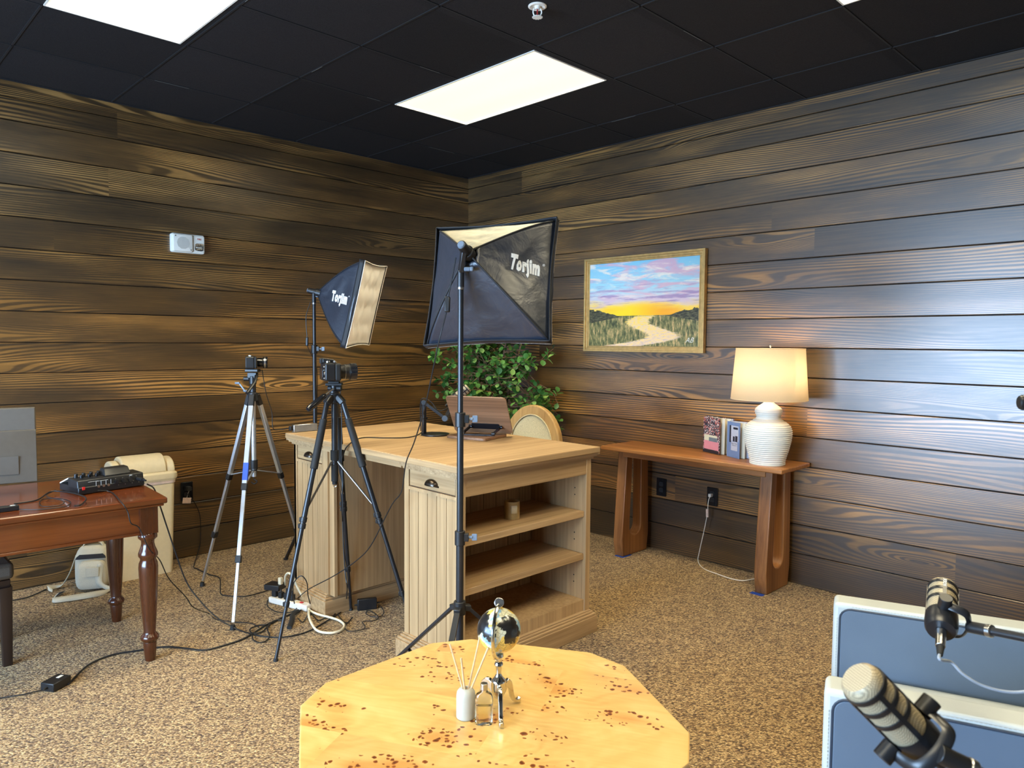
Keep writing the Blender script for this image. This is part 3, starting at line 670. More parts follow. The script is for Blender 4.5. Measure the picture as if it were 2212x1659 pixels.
MB().prism(rrect(.030,.028,.006,3),.013,.050,Matrix(((1,0,0),(0,0,-1),(0,1,0))),Vector((-2.498,0,.473))).build('plug_body',M['rubber'],o,bevel=.003)
MB().box((-2.508,-.022,.392),(.052,.0012,.040),(.15,.1,-.2)).build('paper_tag',M['pink'],o,label='small pale paper tag hanging from the plug')
MB().tube([(-2.498,-.045,.465),(-2.503,-.03,.44),(-2.508,-.0225,.411)],.0012,5).build('tag_string',M['white'],o)
# painting
pt=thing('framed_painting','gold-framed painting of a marsh at sunset on the right plank wall','painting',(-.02,-1.91,1.754))
m=Matrix(((0,0,-1),(-1,0,0),(0,1,0)))   # local x -> -Y, y -> Z, z -> -X
c=Vector((0,-1.91,1.754))
W1,H1=1.035,.695; W2,H2=.944,.61
def fr(w1,h1,w2,h2,z0,z1): return lambda mb: mb.ring([(-w1/2,-h1/2),(w1/2,-h1/2),(w1/2,h1/2),(-w1/2,h1/2)],[(-w2/2,-h2/2),(w2/2,-h2/2),(w2/2,h2/2),(-w2/2,h2/2)],z0,z1,m,c)
mb=MB(); fr(W1,H1,W1-.028,H1-.028,.006,.040)(mb); fr(W1-.028,H1-.028,W1-.058,H1-.058,.006,.030)(mb); fr(W1-.058,H1-.058,W1-.080,H1-.080,.006,.024)(mb); fr(W1-.080,H1-.080,W2,H2,.006,.028)(mb)
mb.build('frame',M['gold'],pt,bevel=.003,smooth=False)
cv=MB().add([(0,0,0),(W2,0,0),(W2,H2,0),(0,H2,0),(0,0,-.012),(W2,0,-.012),(W2,H2,-.012),(0,H2,-.012)],[(0,1,2,3),(7,6,5,4),(0,4,5,1),(1,5,6,2),(2,6,7,3),(3,7,4,0)])
co_=cv.build('canvas',M['paint'],None,smooth=False); co_.parent=pt
co_.matrix_parent_inverse=Matrix.Identity(4)
mm=m.to_4x4(); mm.translation=c+m@Vector((-W2/2,-H2/2,.022)); co_.matrix_local=pt.matrix_world.inverted()@mm
text('AB','signature',.05,M4(c+m@Vector((.40,-.262,.0225)),m@Vector((1,0,0)),m@Vector((0,1,0))),M['wtext'],pt,ext=.0003,off=-.0006,shear=.4)
# ------------------------------------------------------------------ desk (pedestal desk, outward-facing shelves)
dk=thing('desk','light oak pedestal desk with open shelves and cup-pull drawers','desk',(-1.93,-1.95,0))
DZ=.952
mb=MB(); mb.b2(-2.39,-1.478,-2.72,-1.19,.922,DZ); mb.build('desk_top',M['oak'],dk,bevel=.004)
MB().b2(-2.3925,-2.388,-2.716,-1.194,.924,DZ-.003).build('edge_band',M['oak_y'],dk,bevel=.001)
mb=MB()
for i,(e,z0,z1) in enumerate(((.030,.912,.922),(.020,.902,.912),(.008,.890,.902))):
    # moulding under the top above each pedestal, apron between them
    mb.b2(-2.355-e,-1.50+e,-2.68-e,-2.27+.0,z0,z1)
mb.build('top_moulding',M['oak'],dk,smooth=False)
mb=MB()
for i,(e,z0,z1) in enumerate(((.030,.912,.922),(.020,.902,.912),(.008,.890,.902))): mb.b2(-2.355-e,-1.50+e,-1.57,-1.22+e,z0,z1)
mb.build('top_moulding',M['oak'],dk,smooth=False)
MB().b2(-2.372,-1.49,-2.27,-1.57,.892,.922).build('apron',M['oak_y'],dk)
def beadboard(mb,gm,x,y0,y1,z0,z1,n,face='x',t=.008):
    """boards with V grooves, on plane x (facing -x) or plane y"""
    w=(y1-y0)/n
    for i in range(n):
        a=y0+w*i+.0018; b=y0+w*(i+1)-.0018
        if face=='x': mb.b2(x,x+t,a,b,z0,z1)
        else: mb.b2(a,b,x,x+t,z0,z1)
    if face=='x': gm.b2(x+.003,x+t,y0,y1,z0,z1)
    else: gm.b2(y0,y1,x+.003,x+t,z0,z1)
def pedestal(y0,y1,shelves,flip):
    """y0<y1; shelf side faces -y when flip False, +y when True"""
    X0,X1=-2.355,-1.50
    p=MB(); z1=.902
    f=-1 if not flip else 1
    yo=y0 if not flip else y1; yi=y1 if not flip else y0
    def yy(a,b): return (min(yo-f*a,yo-f*b),max(yo-f*a,yo-f*b))   # distances inward from the open face
    # corner posts
    for xa,xb in((X0,X0+.022),(X1-.035,X1)):
        a,b=yy(0,.022); MB().b2(xa,xb,a,b,.11,z1).build('corner_post',M['oak_z'],dk,bevel=.0015)
    a,b=yy(0,.03); q=MB(); q.b2(X0+.02,X1-.035,a+.001,b,.813,z1); rail=q
    a,b=yy(.022,.41); ga=MB()
    body=MB(); 
    body.b2(X0+.012,X0+.03,a,b,.11,z1)             # left side core
    body.b2(X1-.035,X1-.015,a,b,.11,z1)            # right side
    a,b=yy(.388,.402); body.b2(X0+.02,X1-.02,a,b,.11,z1)
    a,b=yy(0.008,.40); body.b2(X0+.02,X1-.02,a,b,.112,.172)
    body.b2(X0+.02,X1-.02,a,b,.813,.83)
    body.build('carcass',M['oak_z'],dk,smooth=False)
    rail.build('shelf_rail',M['oak'],dk,bevel=.0015)
    # bead lining at the back of the shelves
    bb=MB(); gg=MB(); a,b=yy(.378,.386)
    beadboard(bb,gg,a,X0+.03,X1-.04,.172,.813,9,'y',.010); bb.build('back_panel',M['oak_z'],dk,smooth=False)
    for z in shelves:
        a,b=yy(.012,.38); MB().b2(X0+.031,X1-.037,a,b,z-.03,z).build('shelf',M['oak'],dk,bevel=.002)
    if not flip:
        mb=MB()
        for zz in (.25,.285,.47,.505,.70,.735):
            for yh in (.075,): mb.cyl((X1-.0352,yo-f*yh,zz),(X1-.0358,yo-f*yh,zz),.0035,n=8)
        mb.build('shelf_pin_hole',M['gap'],dk)
    # plinth with moulded top
    mb=MB()
    ys0,ys1=y0,y1
    for e,z0,za in((.030,0,.085),(.024,.085,.098),(.014,.098,.108),(.006,.108,.116)):
        mb.b2(X0-e,X1+e,ys0-(e if not flip else e),ys1+e,z0,za)
    mb.build('plinth',M['oak'],dk,bevel=.003,seg=2,smooth=False)
    # left face: drawer over bead board panel
    fx=X0
    mb=MB(); mb.b2(fx,fx+.014,y0+.001,y0+.040,.112,z1); mb.b2(fx,fx+.014,y1-.035,y1-.001,.112,z1); mb.b2(fx,fx+.014,y0+.04,y1-.035,.893,z1); mb.b2(fx,fx+.014,y0+.04,y1-.035,.795,.810)
    mb.build('face_frame',M['oak_z'],dk,smooth=False)
    bb=MB(); gg=MB(); beadboard(bb,gg,fx+.004,y0+.04,y1-.035,.112,.797,5); bb.build('bead_panel',M['oak_z'],dk,smooth=False); gg.build('panel_groove',M['groove'],dk,smooth=False)
    dr=MB().b2(fx+.002,fx+.016,y0+.046,y1-.041,.815,.889).build('drawer',M['oak_y'],dk,bevel=.002)
    MB().b2(fx+.010,fx+.014,y0+.040,y1-.035,.810,.894).build('drawer_gap',M['groove'],dr,smooth=False)
    # cup pull
    yc=(y0+y1)/2+.0; zc=.845
    def cup(u,v):
        a=PI*u; el=v*PI/2
        return Vector((fx-.001-.022*math.sin(el)*1.0*(math.sin(a)**.5 if math.sin(a)>0 else 0)-.0,yc-.043*math.cos(a)*(1-.18*math.sin(el)),zc-.008+.028*math.sin(a)*math.cos(el)))
    mb=MB().grid(cup,24,10); mb.b2(fx-.001,fx+.003,yc-.048,yc+.048,zc-.012,zc-.006)
    mb.build('cup_pull',M['pewter'],dr,solid=.002)
pedestal(-2.68,-2.27,(.625,.408),False)
pedestal(-1.57,-1.22,(.625,.408),True)
# kneehole side of the far pedestal in bead board (faces the camera)
bb=MB(); gg=MB(); beadboard(bb,gg,-1.585,-2.33,-1.53,.116,.890,9,'y',.009); bb.b2(-2.355,-2.33,-1.586,-1.57,.112,.90); bb.build('bead_panel',M['oak_z'],dk,smooth=False); gg.build('panel_groove',M['groove'],dk,smooth=False)
# candle on the shelf
cn=thing('candle','amber ribbed glass candle jar with a pale label on the upper desk shelf','candle',(-1.905,-2.525,.6255))
c=cn.location; n=48
mb=MB(); rr=lambda i:.0365+(.0010 if i%2 else 0)
def ribs(z,off=0): return [((rr(i)-off)*math.cos(2*PI*i/n),(rr(i)-off)*math.sin(2*PI*i/n)) for i in range(n)]
mb.ring(ribs(0),circ(.0325,n),.0,.084,c=c); mb.prism(circ(.034,n),0,.008,c=c); mb.build('jar',M['amber'],cn)
MB().prism(circ(.0318,32),.009,.058,c=c).build('wax',M['wax'],cn)
a0=math.atan2(-1,-.70)
def lab(u,v):
    a=a0+.15+(u-.5)*.85; return c+Vector((.0385*math.cos(a),.0385*math.sin(a),.030+.038*v))
MB().grid(lab,8,2).build('label',M['cream'],cn,solid=.0004)
for i,(tx,dz) in enumerate((('COCO',.056),('vanilla wood',.049),('hand poured',.044),('soy candle',.039))):
    a=a0+.15; o=c+Vector((.0392*math.cos(a),.0392*math.sin(a),dz))
# ------------------------------------------------------------------ things on the desk
ws=thing('book_stand','walnut reading stand with a tilted board on black hinged brackets','book stand',(-1.72,-2.04,DZ))
d1=Vector((.26,-.965,0)).normalized(); d2=Vector((.966,.26,0))
# base board (long side along d1)
mb=MB(); mm=Matrix((d1,d2,Vector((0,0,1)))).transposed()
bc=Vector((-1.705,-2.045,DZ))
mb.prism(rrect(.25,.235,.018,4),0.001,.014,mm,bc); mb.build('base_board',M['walnut'],ws,bevel=.001)
P=[Vector((-1.886,-1.996,1.186)),Vector((-1.709,-2.267,1.183)),Vector((-1.542,-2.156,.968)),Vector((-1.718,-1.885,.970))]
bx=(P[1]-P[0]).normalized(); by=(P[0]-P[3]); by=(by-bx*by.dot(bx)).normalized(); bz=bx.cross(by)
cc=sum(P,Vector())/4; bm_=Matrix((bx,by,bz)).transposed()
tb_=MB().prism(rrect(.330,.290,.022,5),-.004,.004).build('tilting_board',M['walnut'],None,bevel=.001); tb_.parent=ws; _m=bm_.to_4x4(); _m.translation=cc; tb_.matrix_local=ws.matrix_world.inverted()@_m
ctrp=cc+bm_@Vector((.02,-.085,0))
MB().prism(rrect(.155,.042,.004,2,.02,-.085),.0045,.0075,bm_,cc).build('mounting_plate',M['blackmetal'],ws)
for s_ in(-1,1):
    top=cc+bm_@Vector((.02+s_*.085,-.085,.010)); low=Vector((top.x,top.y,DZ+.027))+(d2*(-.075))
    mb=MB(); mb.bar(top,low,.008,.013,(0,0,1)); mb.cyl(top-bx*.009,top+bx*.009,.0095,n=14); mb.cyl(low-bx*.009,low+bx*.009,.0095,n=14)
    mb.build('hinge_arm',M['blackgloss'],ws)
lw=[Vector((t.x,t.y,DZ+.027))+(d2*(-.075)) for t in (cc+bm_@Vector((.02-.085,-.085,.01)),cc+bm_@Vector((.02+.085,-.085,.01)))]
mb=MB(); mb.bar(lw[0]-Vector((0,0,.008)),lw[1]-Vector((0,0,.008)),.012,.005,(0,0,1)); mb.box((lw[0]+lw[1])/2+d2*.03-Vector((0,0,.010)),(.10,.05,.004),mm)
mb.build('hinge_bracket',M['blackgloss'],ws)
# desktop microphone arm
ms=thing('microphone_desk_stand','black desktop microphone stand with a folding arm on the oak desk','microphone stand',(-1.822,-1.827,DZ))
bc=Vector((-1.822,-1.827,DZ))
MB().prism(circ(.078,40),.0,.010,c=bc).build('base',M['blackmetal'],ms,bevel=.002)
pp=Vector((-1.868,-1.785,DZ))
mb=MB(); mb.b2(pp.x-.010,pp.x+.010,pp.y-.010,pp.y+.010,DZ+.01,DZ+.185)
mb.build('post',M['blackmetal'],ms,bevel=.002)
MB().b2(pp.x-.015,pp.x+.015,pp.y-.015,pp.y+.015,DZ+.088,DZ+.100).build('cable_clip',M['black'],ms,bevel=.002)
j1=Vector((-1.782,-1.866,DZ+.095)); t0=pp+Vector((0,0,.183))
mb=MB(); mb.bar(t0,j1,.020,.016); mb.cyl(t0-Vector((.012,.012,0)),t0+Vector((.012,.012,0)),.014); mb.cyl(j1-Vector((.014,.012,0)),j1+Vector((.014,.012,0)),.017); mb.build('lower_arm',M['blackmetal'],ms,bevel=.001)
MC=Vector((-1.660,-1.842,1.170))
j2=MC+Vector((-.035,.01,-.045))
mb=MB(); mb.bar(j1,j2,.018,.014); mb.cyl(j2-Vector((.01,.01,0)),j2+Vector((.01,.01,0)),.012); mb.build('upper_arm',M['blackmetal'],ms,bevel=.001)
mb=MB(); mb.tube([t0+Vector((-.012,.012,-.16)),t0+Vector((-.014,.014,-.02)),t0+Vector((-.004,.004,.022)),t0+Vector((.03,-.03,.0)),t0+Vector((.055,-.055,-.045)),j1+Vector((.01,.01,.05)),j2],.0028,6); mb.build('microphone_lead',M['cable'],ms)
def microphone(name,label,c,ax,side,scale=1.0,zl=1.0):
    """podcast microphone: c body centre, ax unit vector rear->front, side = yoke axis"""
    ax=Vector(ax).normalized(); side=Vector(side); side=(side-ax*side.dot(ax)).normalized(); nn=ax.cross(side)
    az=ax*zl; m=Matrix((side,nn,az)).transposed(); c=Vector(c); k=scale
    t=thing(name,label,'microphone',c,group='podcast microphones')
    mb=MB(); mb.lathe([(.0265*k,.062*k),(.0268*k,.052*k),(.0268*k,-.012*k),(.0265*k,-.014*k)],c,n=32,m=m,cap=True); 
    g=MB(); g.lathe([(.0272*k,-.014*k),(.0272*k,.060*k),(.0255*k,.066*k),(.021*k,.0695*k),(.0,.0700*k)],c,n=36,m=m,cap=False); g.build('grille',M['grille'],t)
    b=MB()
    for z in(.056,.0365,.0165): b.lathe([(.0272*k,(z-.0028)*k),(.0292*k,(z-.0028)*k),(.0292*k,(z+.0028)*k),(.0272*k,(z+.0028)*k)],c,n=36,m=m,cap=False)
    for q in range(4):
        a=q*PI/2+PI/4*0; b.box(c+m@Vector((.0282*k*math.cos(a),.0282*k*math.sin(a),.022*k)),(.0024*k,.007*k,.072*k),m@Matrix.Rotation(a,3,'Z'))
    b.build('cage_rings',M['blackmetal'],t)
    b=MB(); b.lathe([(.0292*k,-.012*k),(.0300*k,-.018*k),(.0305*k,-.034*k),(.0292*k,-.046*k),(.026*k,-.052*k),(.0,-.053*k)],c,n=36,m=m,cap=False); b.build('body',M['blackmetal'],t)
    # yoke
    yb=MB(); w_=.036*k
    arc=[c+side*w_+ax*(-.018*k)]
    pts=[c+side*w_-az*.016*k,c+side*w_-nn*.020*k-az*.022*k,c+side*(w_*.8)-nn*.040*k-az*.024*k,c-nn*.047*k-az*.024*k,c-side*(w_*.8)-nn*.040*k-az*.024*k,c-side*w_-nn*.020*k-az*.022*k,c-side*w_-az*.016*k]
    yb.tube(pts,.0085*k,8,5,flat=(1.0,.3))
    yb.build('yoke',M['blackmetal'],t)
    for s_ in(-1,1):
        q=MB(); q.cyl(c+side*s_*.029*k-az*.016*k,c+side*s_*.052*k-az*.016*k,.0125*k,.0125*k,n=22); q.build('yoke_knob',M['black'],t,bevel=.001)
    return t,m,c-nn*.047*k-az*.024*k,c-az*.053*k
_ax=Vector((.62,-.42,.60)).normalized()
tm,_,yk,xl=microphone('microphone','podcast microphone with tan mesh tilted above the walnut reading stand on the desk',MC,_ax,(0.5,.5,.1),.95)
MB().cyl(xl,xl-_ax*.05,.009,.008,n=14).build('connector',M['black'],tm)
# storage dock at the far left end of the desk
h=thing('storage_dock','small silver dock box lying on the far left end of the desk top','dock',(-2.283,-1.213,DZ))
MB().b2(-2.356,-2.208,-1.226,-1.20,DZ+.001,DZ+.044).build('shell',M['steel'],h,bevel=.003)
MB().b2(-2.352,-2.212,-1.228,-1.2262,DZ+.004,DZ+.041).build('face_plate',flat('dock_face',sr(120,116,108),.45),h)
mb=MB(); mb.b2(-2.376,-2.357,-1.222,-1.204,DZ+.012,DZ+.038); mb.build('plug',M['black'],h,bevel=.002,label='black plug in the end of the dock')
# ------------------------------------------------------------------ oval back chair
ch=thing('dining_chair','oval-backed oak chair with cream linen upholstery behind the desk','chair',(-1.12,-1.69,0),(0,0,0))
tilt=.10
def ch_p(y,z,x=0.0): return Vector((-.93+x+(z-.5)*tilt,-1.69+y,z))
mr=Matrix(((0,tilt/ math.sqrt(1+tilt*tilt),-1/math.sqrt(1+tilt*tilt)),(1,0,0),(0,1/math.sqrt(1+tilt*tilt),tilt/math.sqrt(1+tilt*tilt)))) # local x->Y, y->up, z->-X
oc=ch_p(0,.785)
MB().ring(circ(.255,48,ry=.275),circ(.188,48,ry=.208),-.022,.022,mr,oc).build('back_frame',M['chairwood'],ch,bevel=.010,seg=3)
mb=MB()
for z0,rx in((.020,1.0),): mb.prism(circ(.186,40,ry=.206),-.018,.018,mr,oc,taper=None)
mb.build('back_pad',M['linen'],ch,bevel=.008)
mb=MB(); mb.tube([oc+mr@Vector((.190*math.cos(a),.210*math.sin(a),.021)) for a in [2*PI*i/40 for i in range(40)]],.004,6,1,closed=True); mb.build('welt',M['linen'],ch)
seat=[(-1.42,-1.93),(-1.42,-1.45),(-1.0,-1.49),(-1.0,-1.89)]
MB().prism([(-1.42,-1.94),(-1.0,-1.90),(-1.0,-1.48),(-1.42,-1.44)],.40,.44).build('seat_rail',M['chairwood'],ch,bevel=.008)
MB().prism([(-1.41,-1.93),(-1.01,-1.89),(-1.01,-1.49),(-1.41,-1.45)],.44,.495).build('seat_pad',M['linen'],ch,bevel=.02,seg=3)
for x,y in((-1.39,-1.91),(-1.39,-1.47)): MB().cyl((x,y,.40),(x,y,0.0),.024,.014,n=14).build('front_leg',M['chairwood'],ch)
for y in(-1.87,-1.51): MB().tube([(-.93+(.55-.5)*tilt,y,.56),(-.985,y,.42),(-.96,y,.2),(-.90,y,.0)],.019,8).build('back_leg',M['chairwood'],ch)
# ------------------------------------------------------------------ console table
ct=thing('console_table','brown wooden console table with U-shaped cut-out slab legs','console table',(-.2,-2.5,0))
MB().b2(-.395,-.022,-3.16,-1.86,.735,.762).build('table_top',M['acacia'],ct,bevel=.006)
MB().b2(-.31,-.29,-3.02,-1.99,.69,.735).build('front_rail',M['acacia'],ct,bevel=.003); MB().b2(-.12,-.10,-3.02,-1.99,.69,.735).build('back_rail',M['acacia'],ct,bevel=.003)
def uleg(y0,y1):
    # profile in x,z with a U opening: outer silhouette then inner notch from the top
    out=[(-.300,.735),(-.348,.10),(-.330,.0),(-.055,.0),(-.042,.10),(-.062,.735)]
    n=10; cxx=-.196; rw=.066
    inn=[(-.136,.735)]+[(cxx+rw*math.cos(a),.20+rw*1.0*math.sin(a)) for a in [-PI*i/n for i in range(n+1)]]+[(-.236,.735)]
    def quad_strip(A,B):
        mb.add([(a[0],y0,a[1]) for a in A]+[(b[0],y0,b[1]) for b in B]+[(a[0],y1,a[1]) for a in A]+[(b[0],y1,b[1]) for b in B],[])
    m=Matrix(((1,0,0),(0,0,1),(0,1,0)))
    poly=[(-.300,.735),(-.348,.10),(-.330,.0),(-.055,.0),(-.042,.10),(-.062,.735)]+inn
    bm=bmesh.new(); vs=[bm.verts.new((x,y0,z)) for x,z in poly]; f=bm.faces.new(vs)
    r=bmesh.ops.extrude_face_region(bm,geom=[f]); 
    for v in [g for g in r['geom'] if isinstance(g,bmesh.types.BMVert)]: v.co.y=y1
    bmesh.ops.triangulate(bm,faces=[f_ for f_ in bm.faces if len(f_.verts)>6])
    bm.verts.index_update(); mb=MB(); mb.add([v.co.copy() for v in bm.verts],[tuple(v.index for v in f_.verts) for f_ in bm.faces]); bm.free()
    o=mb.build('slab_leg',M['acacia_z'],ct,bevel=.006,seg=2)
    return o
uleg(-2.02,-1.945); uleg(-3.06,-2.985)
tag(MB().b2(-.352,-.25,-2.035,-1.96,.0005,.0015).build('blue_tape',M['bluetape_d'],smooth=False),"strip of blue tape on the carpet under the console table's far leg",'tape','strips of tape under the console')
tag(MB().b2(-.37,-.33,-3.05,-2.97,.0005,.0015).build('blue_tape',M['bluetape_d'],smooth=False),"strip of blue tape on the carpet under the console table's near leg",'tape','strips of tape under the console')
# table lamp
lp=thing('table_lamp','lit table lamp with ribbed white gourd base and cream drum shade','lamp',(-.245,-2.998,.762))
prof=[(.0,.0),(.098,.0),(.100,.006)]
def body_r(z):
    K=[(0.006,.096),(.04,.103),(.09,.117),(.14,.128),(.18,.132),(.205,.131),(.225,.124),(.245,.106),(.260,.084),(.272,.068),(.284,.066),(.300,.073),(.316,.077),(.330,.072),(.345,.055),(.358,.036),(.368,.026)]
    for (a,b),(c,d) in zip(K,K[1:]):
        if a<=z<=c:
            t=(z-a)/(c-a); t=t*t*(3-2*t) if False else t; return b+(d-b)*t
    return K[-1][1]
z=.006
while z<.368:
    ph=(z/.0118)%1; prof.append((body_r(z)+(.0017*math.sin(2*PI*z/.0118) if z<.318 else 0),z)); z+=.0118/8
prof.append((.0,.368))
sc_=1.03
MB().lathe([(r_*sc_,z_) for r_,z_ in prof],lp.location,n=64,cap=False).build('lamp_base',M['ceramic'],lp,ang=60)
lc=lp.location
mb=MB(); mb.cyl(lc+V3(0,0,.368),lc+V3(0,0,.44),.008,n=12); mb.cyl(lc+V3(0,0,.44),lc+V3(0,0,.49),.017,n=14); mb.build('socket',M['steel'],lp)
mb=MB(); mb.sphere(lc+V3(0,0,.535),(.03,.03,.042),18,12); mb.build('bulb',M['bulb'],lp)
rb,rt,zb,zt=.217,.194,.385,.683
mb=MB(); mb.lathe([(rb,zb),(rt,zt)],lc,n=64,cap=False); sh=mb.build('lamp_shade',M['shade'],lp,solid=.0016)
mb=MB()
for rr0,zz in((rb,zb),(rt,zt)): mb.tube([lc+V3(rr0*math.cos(a),rr0*math.sin(a),zz) for a in [2*PI*i/48 for i in range(48)]],.0028,6,1,closed=True)
mb.build('shade_trim',M['shade'],sh)
mb=MB()
for a in(0.3,0.3+2*PI/3,.3+4*PI/3): mb.cyl(lc+V3(0,0,zt-.012),lc+V3(rt*math.cos(a),rt*math.sin(a),zt-.002),.0018,n=6)
for sg in(-1,1): mb.tube([lc+V3(0,sg*.016,.47),lc+V3(0,sg*.055,.53),lc+V3(0,sg*.04,.62),lc+V3(0,0,zt-.012)],.0018,6)
mb.cyl(lc+V3(0,0,zt-.014),lc+V3(0,0,zt+.012),.004); mb.sphere(lc+V3(0,0,zt+.016),.008,12,8)
mb.build('harp',M['steel'],lp)
# books standing open on the console
def book(label,c,ang1,ang2,w,hh,t_,cover,inner,n_leaf):
    """standing book, spine vertical at c, covers spread like wings in directions ang1, ang2 (deg)"""
    b=thing('open_book',label,'book',c,group='books standing open on the console')
    c=Vector(c)
    for k_,(a,mt) in enumerate(((ang1,cover),(ang2,inner))):
        d=Vector((math.cos(R(a)),math.sin(R(a)),0)); n_=Vector((-d.y,d.x,0))
        o=MB().box(c+d*w/2+V3(0,0,hh/2),(w,.0028,hh),Matrix((d,n_,V3(0,0,1))).transposed()).build('cover',mt,b,smooth=False)
    a0,a1=ang1,ang2
    for q in range(n_leaf):
        a=a0+(a1-a0)*(q+1)/(n_leaf+1); d=Vector((math.cos(R(a)),math.sin(R(a)),0)); n_=Vector((-d.y,d.x,0))
        MB().box(c+d*(w*.47)+V3(0,0,hh/2),(w*.94,t_,hh*.985),Matrix((d,n_,V3(0,0,1))).transposed()).build('page_block',M['page'],b,smooth=False)
    return b
M['page']=flat('paper',sr(232,222,196),.8,var=.03)
def pic(name,origin,u,v,w,h,rects):
    pass
# first book: crowd photo with a pink vintage bus on the cover (generic), cover faces the room
def cover_mat(name,fn):
    t=NT(name); o=t.sep(t.co()); return fn(t,o)
def bus_cover(t,o):
    # local coordinates of a cover panel: y = width, z = height via object space of the book
    c=t.co(); v=t.vor(c,170,out='Color'); s=t.sep(v)
    crowd=t.ramp(s[0],[(0,sr(38,36,42)),(.28,sr(108,96,100)),(.5,sr(206,110,96)),(.66,sr(230,214,206)),(.85,sr(60,62,80))],'CONSTANT')
    return t.p(color=crowd,rough=.35)
M['crowd']=cover_mat('crowd_photo_cover',bus_cover)
M['bluecover']=flat('slate_blue_cover',sr(120,140,176),.4,var=.03)
M['photo_bw']=flat('grey_photo_panel',sr(196,196,204),.4,var=.1,nscale=120)
M['photo_dk']=flat('dark_photo_panel',sr(46,46,54),.4,var=.2,nscale=120)
M['pinkbus']=flat('pink_bus_print',sr(232,150,160),.4,var=.03); M['creambus']=flat('cream_bus_print',sr(226,220,190),.4,var=.03); M['buswin']=flat('bus_window_print',sr(120,130,136),.4)
M['pale']=flat('pale_blue_page',sr(206,216,236),.7,var=.02)
def standing_book(label,P0,P1,P2,hh,front,spread):
    """P0->P1 front cover seen from the room, P1->P2 inner pages/second cover folding away; wedge shape open book"""
    b=thing('open_book',label,'book',((P0[0]+P1[0])/2,(P0[1]+P1[1])/2,.762),group='books standing open on the console')
    P0,P1,P2=[Vector((p[0],p[1],.763)) for p in(P0,P1,P2)]
    def slab(name,A,B,t_,mat,h=hh,z=0):
        d=(B-A); L=d.length; d.normalize(); n_=Vector((-d.y,d.x,0))
        return MB().box((A+B)/2+V3(0,0,z+h/2),(L,t_,h),Matrix((d,n_,V3(0,0,1))).transposed()).build(name,mat,b,smooth=False)
    fc=slab('front_cover',P0,P1,.003,front)
    d=(P1-P0).normalized(); n_=Vector((d.y,-d.x,0)) 
    if n_.dot(Vector((-1,-.6,0)))<0: n_=-n_
    # page block fanned between the covers
    for q,(f,mat) in enumerate(spread):
        A=P0.lerp(P2,f*.10)+V3(.006*q+.004,0,0); B=P1.lerp(P2,f)
        slab('page_block' if mat is M['page'] else 'inner_leaf',A,B,.0035,mat,hh*.985,.001)
    slab('back_cover',P0+V3(.034,.004,0),P2,.003,front)
    return b,fc,P0,P1,d,n_
def on(b,fc,P0,P1,d,n_,x0,x1,z0,z1,mat,name,hh,lift=.0019):
    L=(P1-P0).length
    c=P0+d*((x0+x1)/2*L)+n_*(lift)+V3(0,0,(z0+z1)/2*hh)
    return MB().box(c,((x1-x0)*L,.0006,(z1-z0)*hh),Matrix((d,Vector((-d.y,d.x,0)),V3(0,0,1))).transposed()).build(name,mat,fc,smooth=False)
hh=.232
b1=standing_book('open book with a pink bus and crowd on its cover, left of the blue book',(-.101,-2.484),(-.163,-2.637),(-.098,-2.700),hh,M['crowd'],[(.35,M['page']),(.8,M['page']),(.9,M['pale'])])
on(*b1,.06,.94,.10,.34,M['pinkbus'],'bus_picture',hh); on(*b1,.06,.86,.34,.50,M['creambus'],'bus_roof',hh,.0022); on(*b1,.36,.86,.33,.44,M['buswin'],'bus_window',hh,.0026); on(*b1,.0,.96,.0,.085,M['photo_dk'],'road_picture',hh)
hh=.222
b2=standing_book('open book with slate blue cover and grey picture panel, beside the lamp base',(-.164,-2.690),(-.221,-2.806),(-.135,-2.880),hh,M['bluecover'],[(.3,M['page']),(.65,M['pale']),(.8,M['page']),(.95,M['pale'])])
on(*b2,.26,.90,.46,.90,M['photo_bw'],'picture_panel',hh); on(*b2,.20,.32,.42,.90,M['photo_dk'],'picture_edge',hh,.0022)
for x0,x1,z0,z1 in((.5,.85,.80,.86),(.48,.62,.46,.60),(.66,.84,.46,.62)): on(*b2,x0,x1,z0,z1,M['photo_dk'],'picture_figure',hh,.0026)
on(*b2,.34,.84,.20,.45,M['photo_bw'],'title_panel',hh,.0022)
mm_=M4(b2[2]+b2[4]*((b2[3]-b2[2]).length*.59)+b2[5]*.0028+V3(0,0,.40*hh),b2[4],(0,0,1)); text('How To Be','title',.0125,mm_,M['photo_dk'],b2[1],ext=.0001,sx=.9)
mm_=M4(b2[2]+b2[4]*((b2[3]-b2[2]).length*.59)+b2[5]*.0028+V3(0,0,.35*hh),b2[4],(0,0,1)); text('The Man In It','title',.0105,mm_,M['photo_dk'],b2[1],ext=.0001,sx=.8)
# ------------------------------------------------------------------ wooden desk table at the left
tr_=R(-3.0)
wt=thing('wooden_table','glossy reddish-brown table with turned legs at the left edge','table',(-3.227,-1.502,0),(0,0,tr_))
wm=wt.matrix_world
def L(x,y,z): return wm@Vector((x,y,z))
ZT=.76
def lbox(x0,x1,y0,y1,z0,z1): return MB().add([(x,y,z) for z in(z0,z1) for y in(y0,y1) for x in(x0,x1)],[(0,2,3,1),(4,5,7,6),(0,1,5,4),(1,3,7,5),(3,2,6,7),(2,0,4,6)])
TX0,TX1,TY0,TY1=-1.42,.068,-.075,.69
lbox(TX0,TX1,TY0,TY1,ZT-.028,ZT).build('table_top',M['cherry'],wt,world=False,bevel=.007,seg=3)
lbox(TX0+.012,TX1-.012,TY0+.012,TY1-.012,ZT-.040,ZT-.028).build('top_moulding',M['cherry'],wt,world=False,bevel=.005,seg=3)
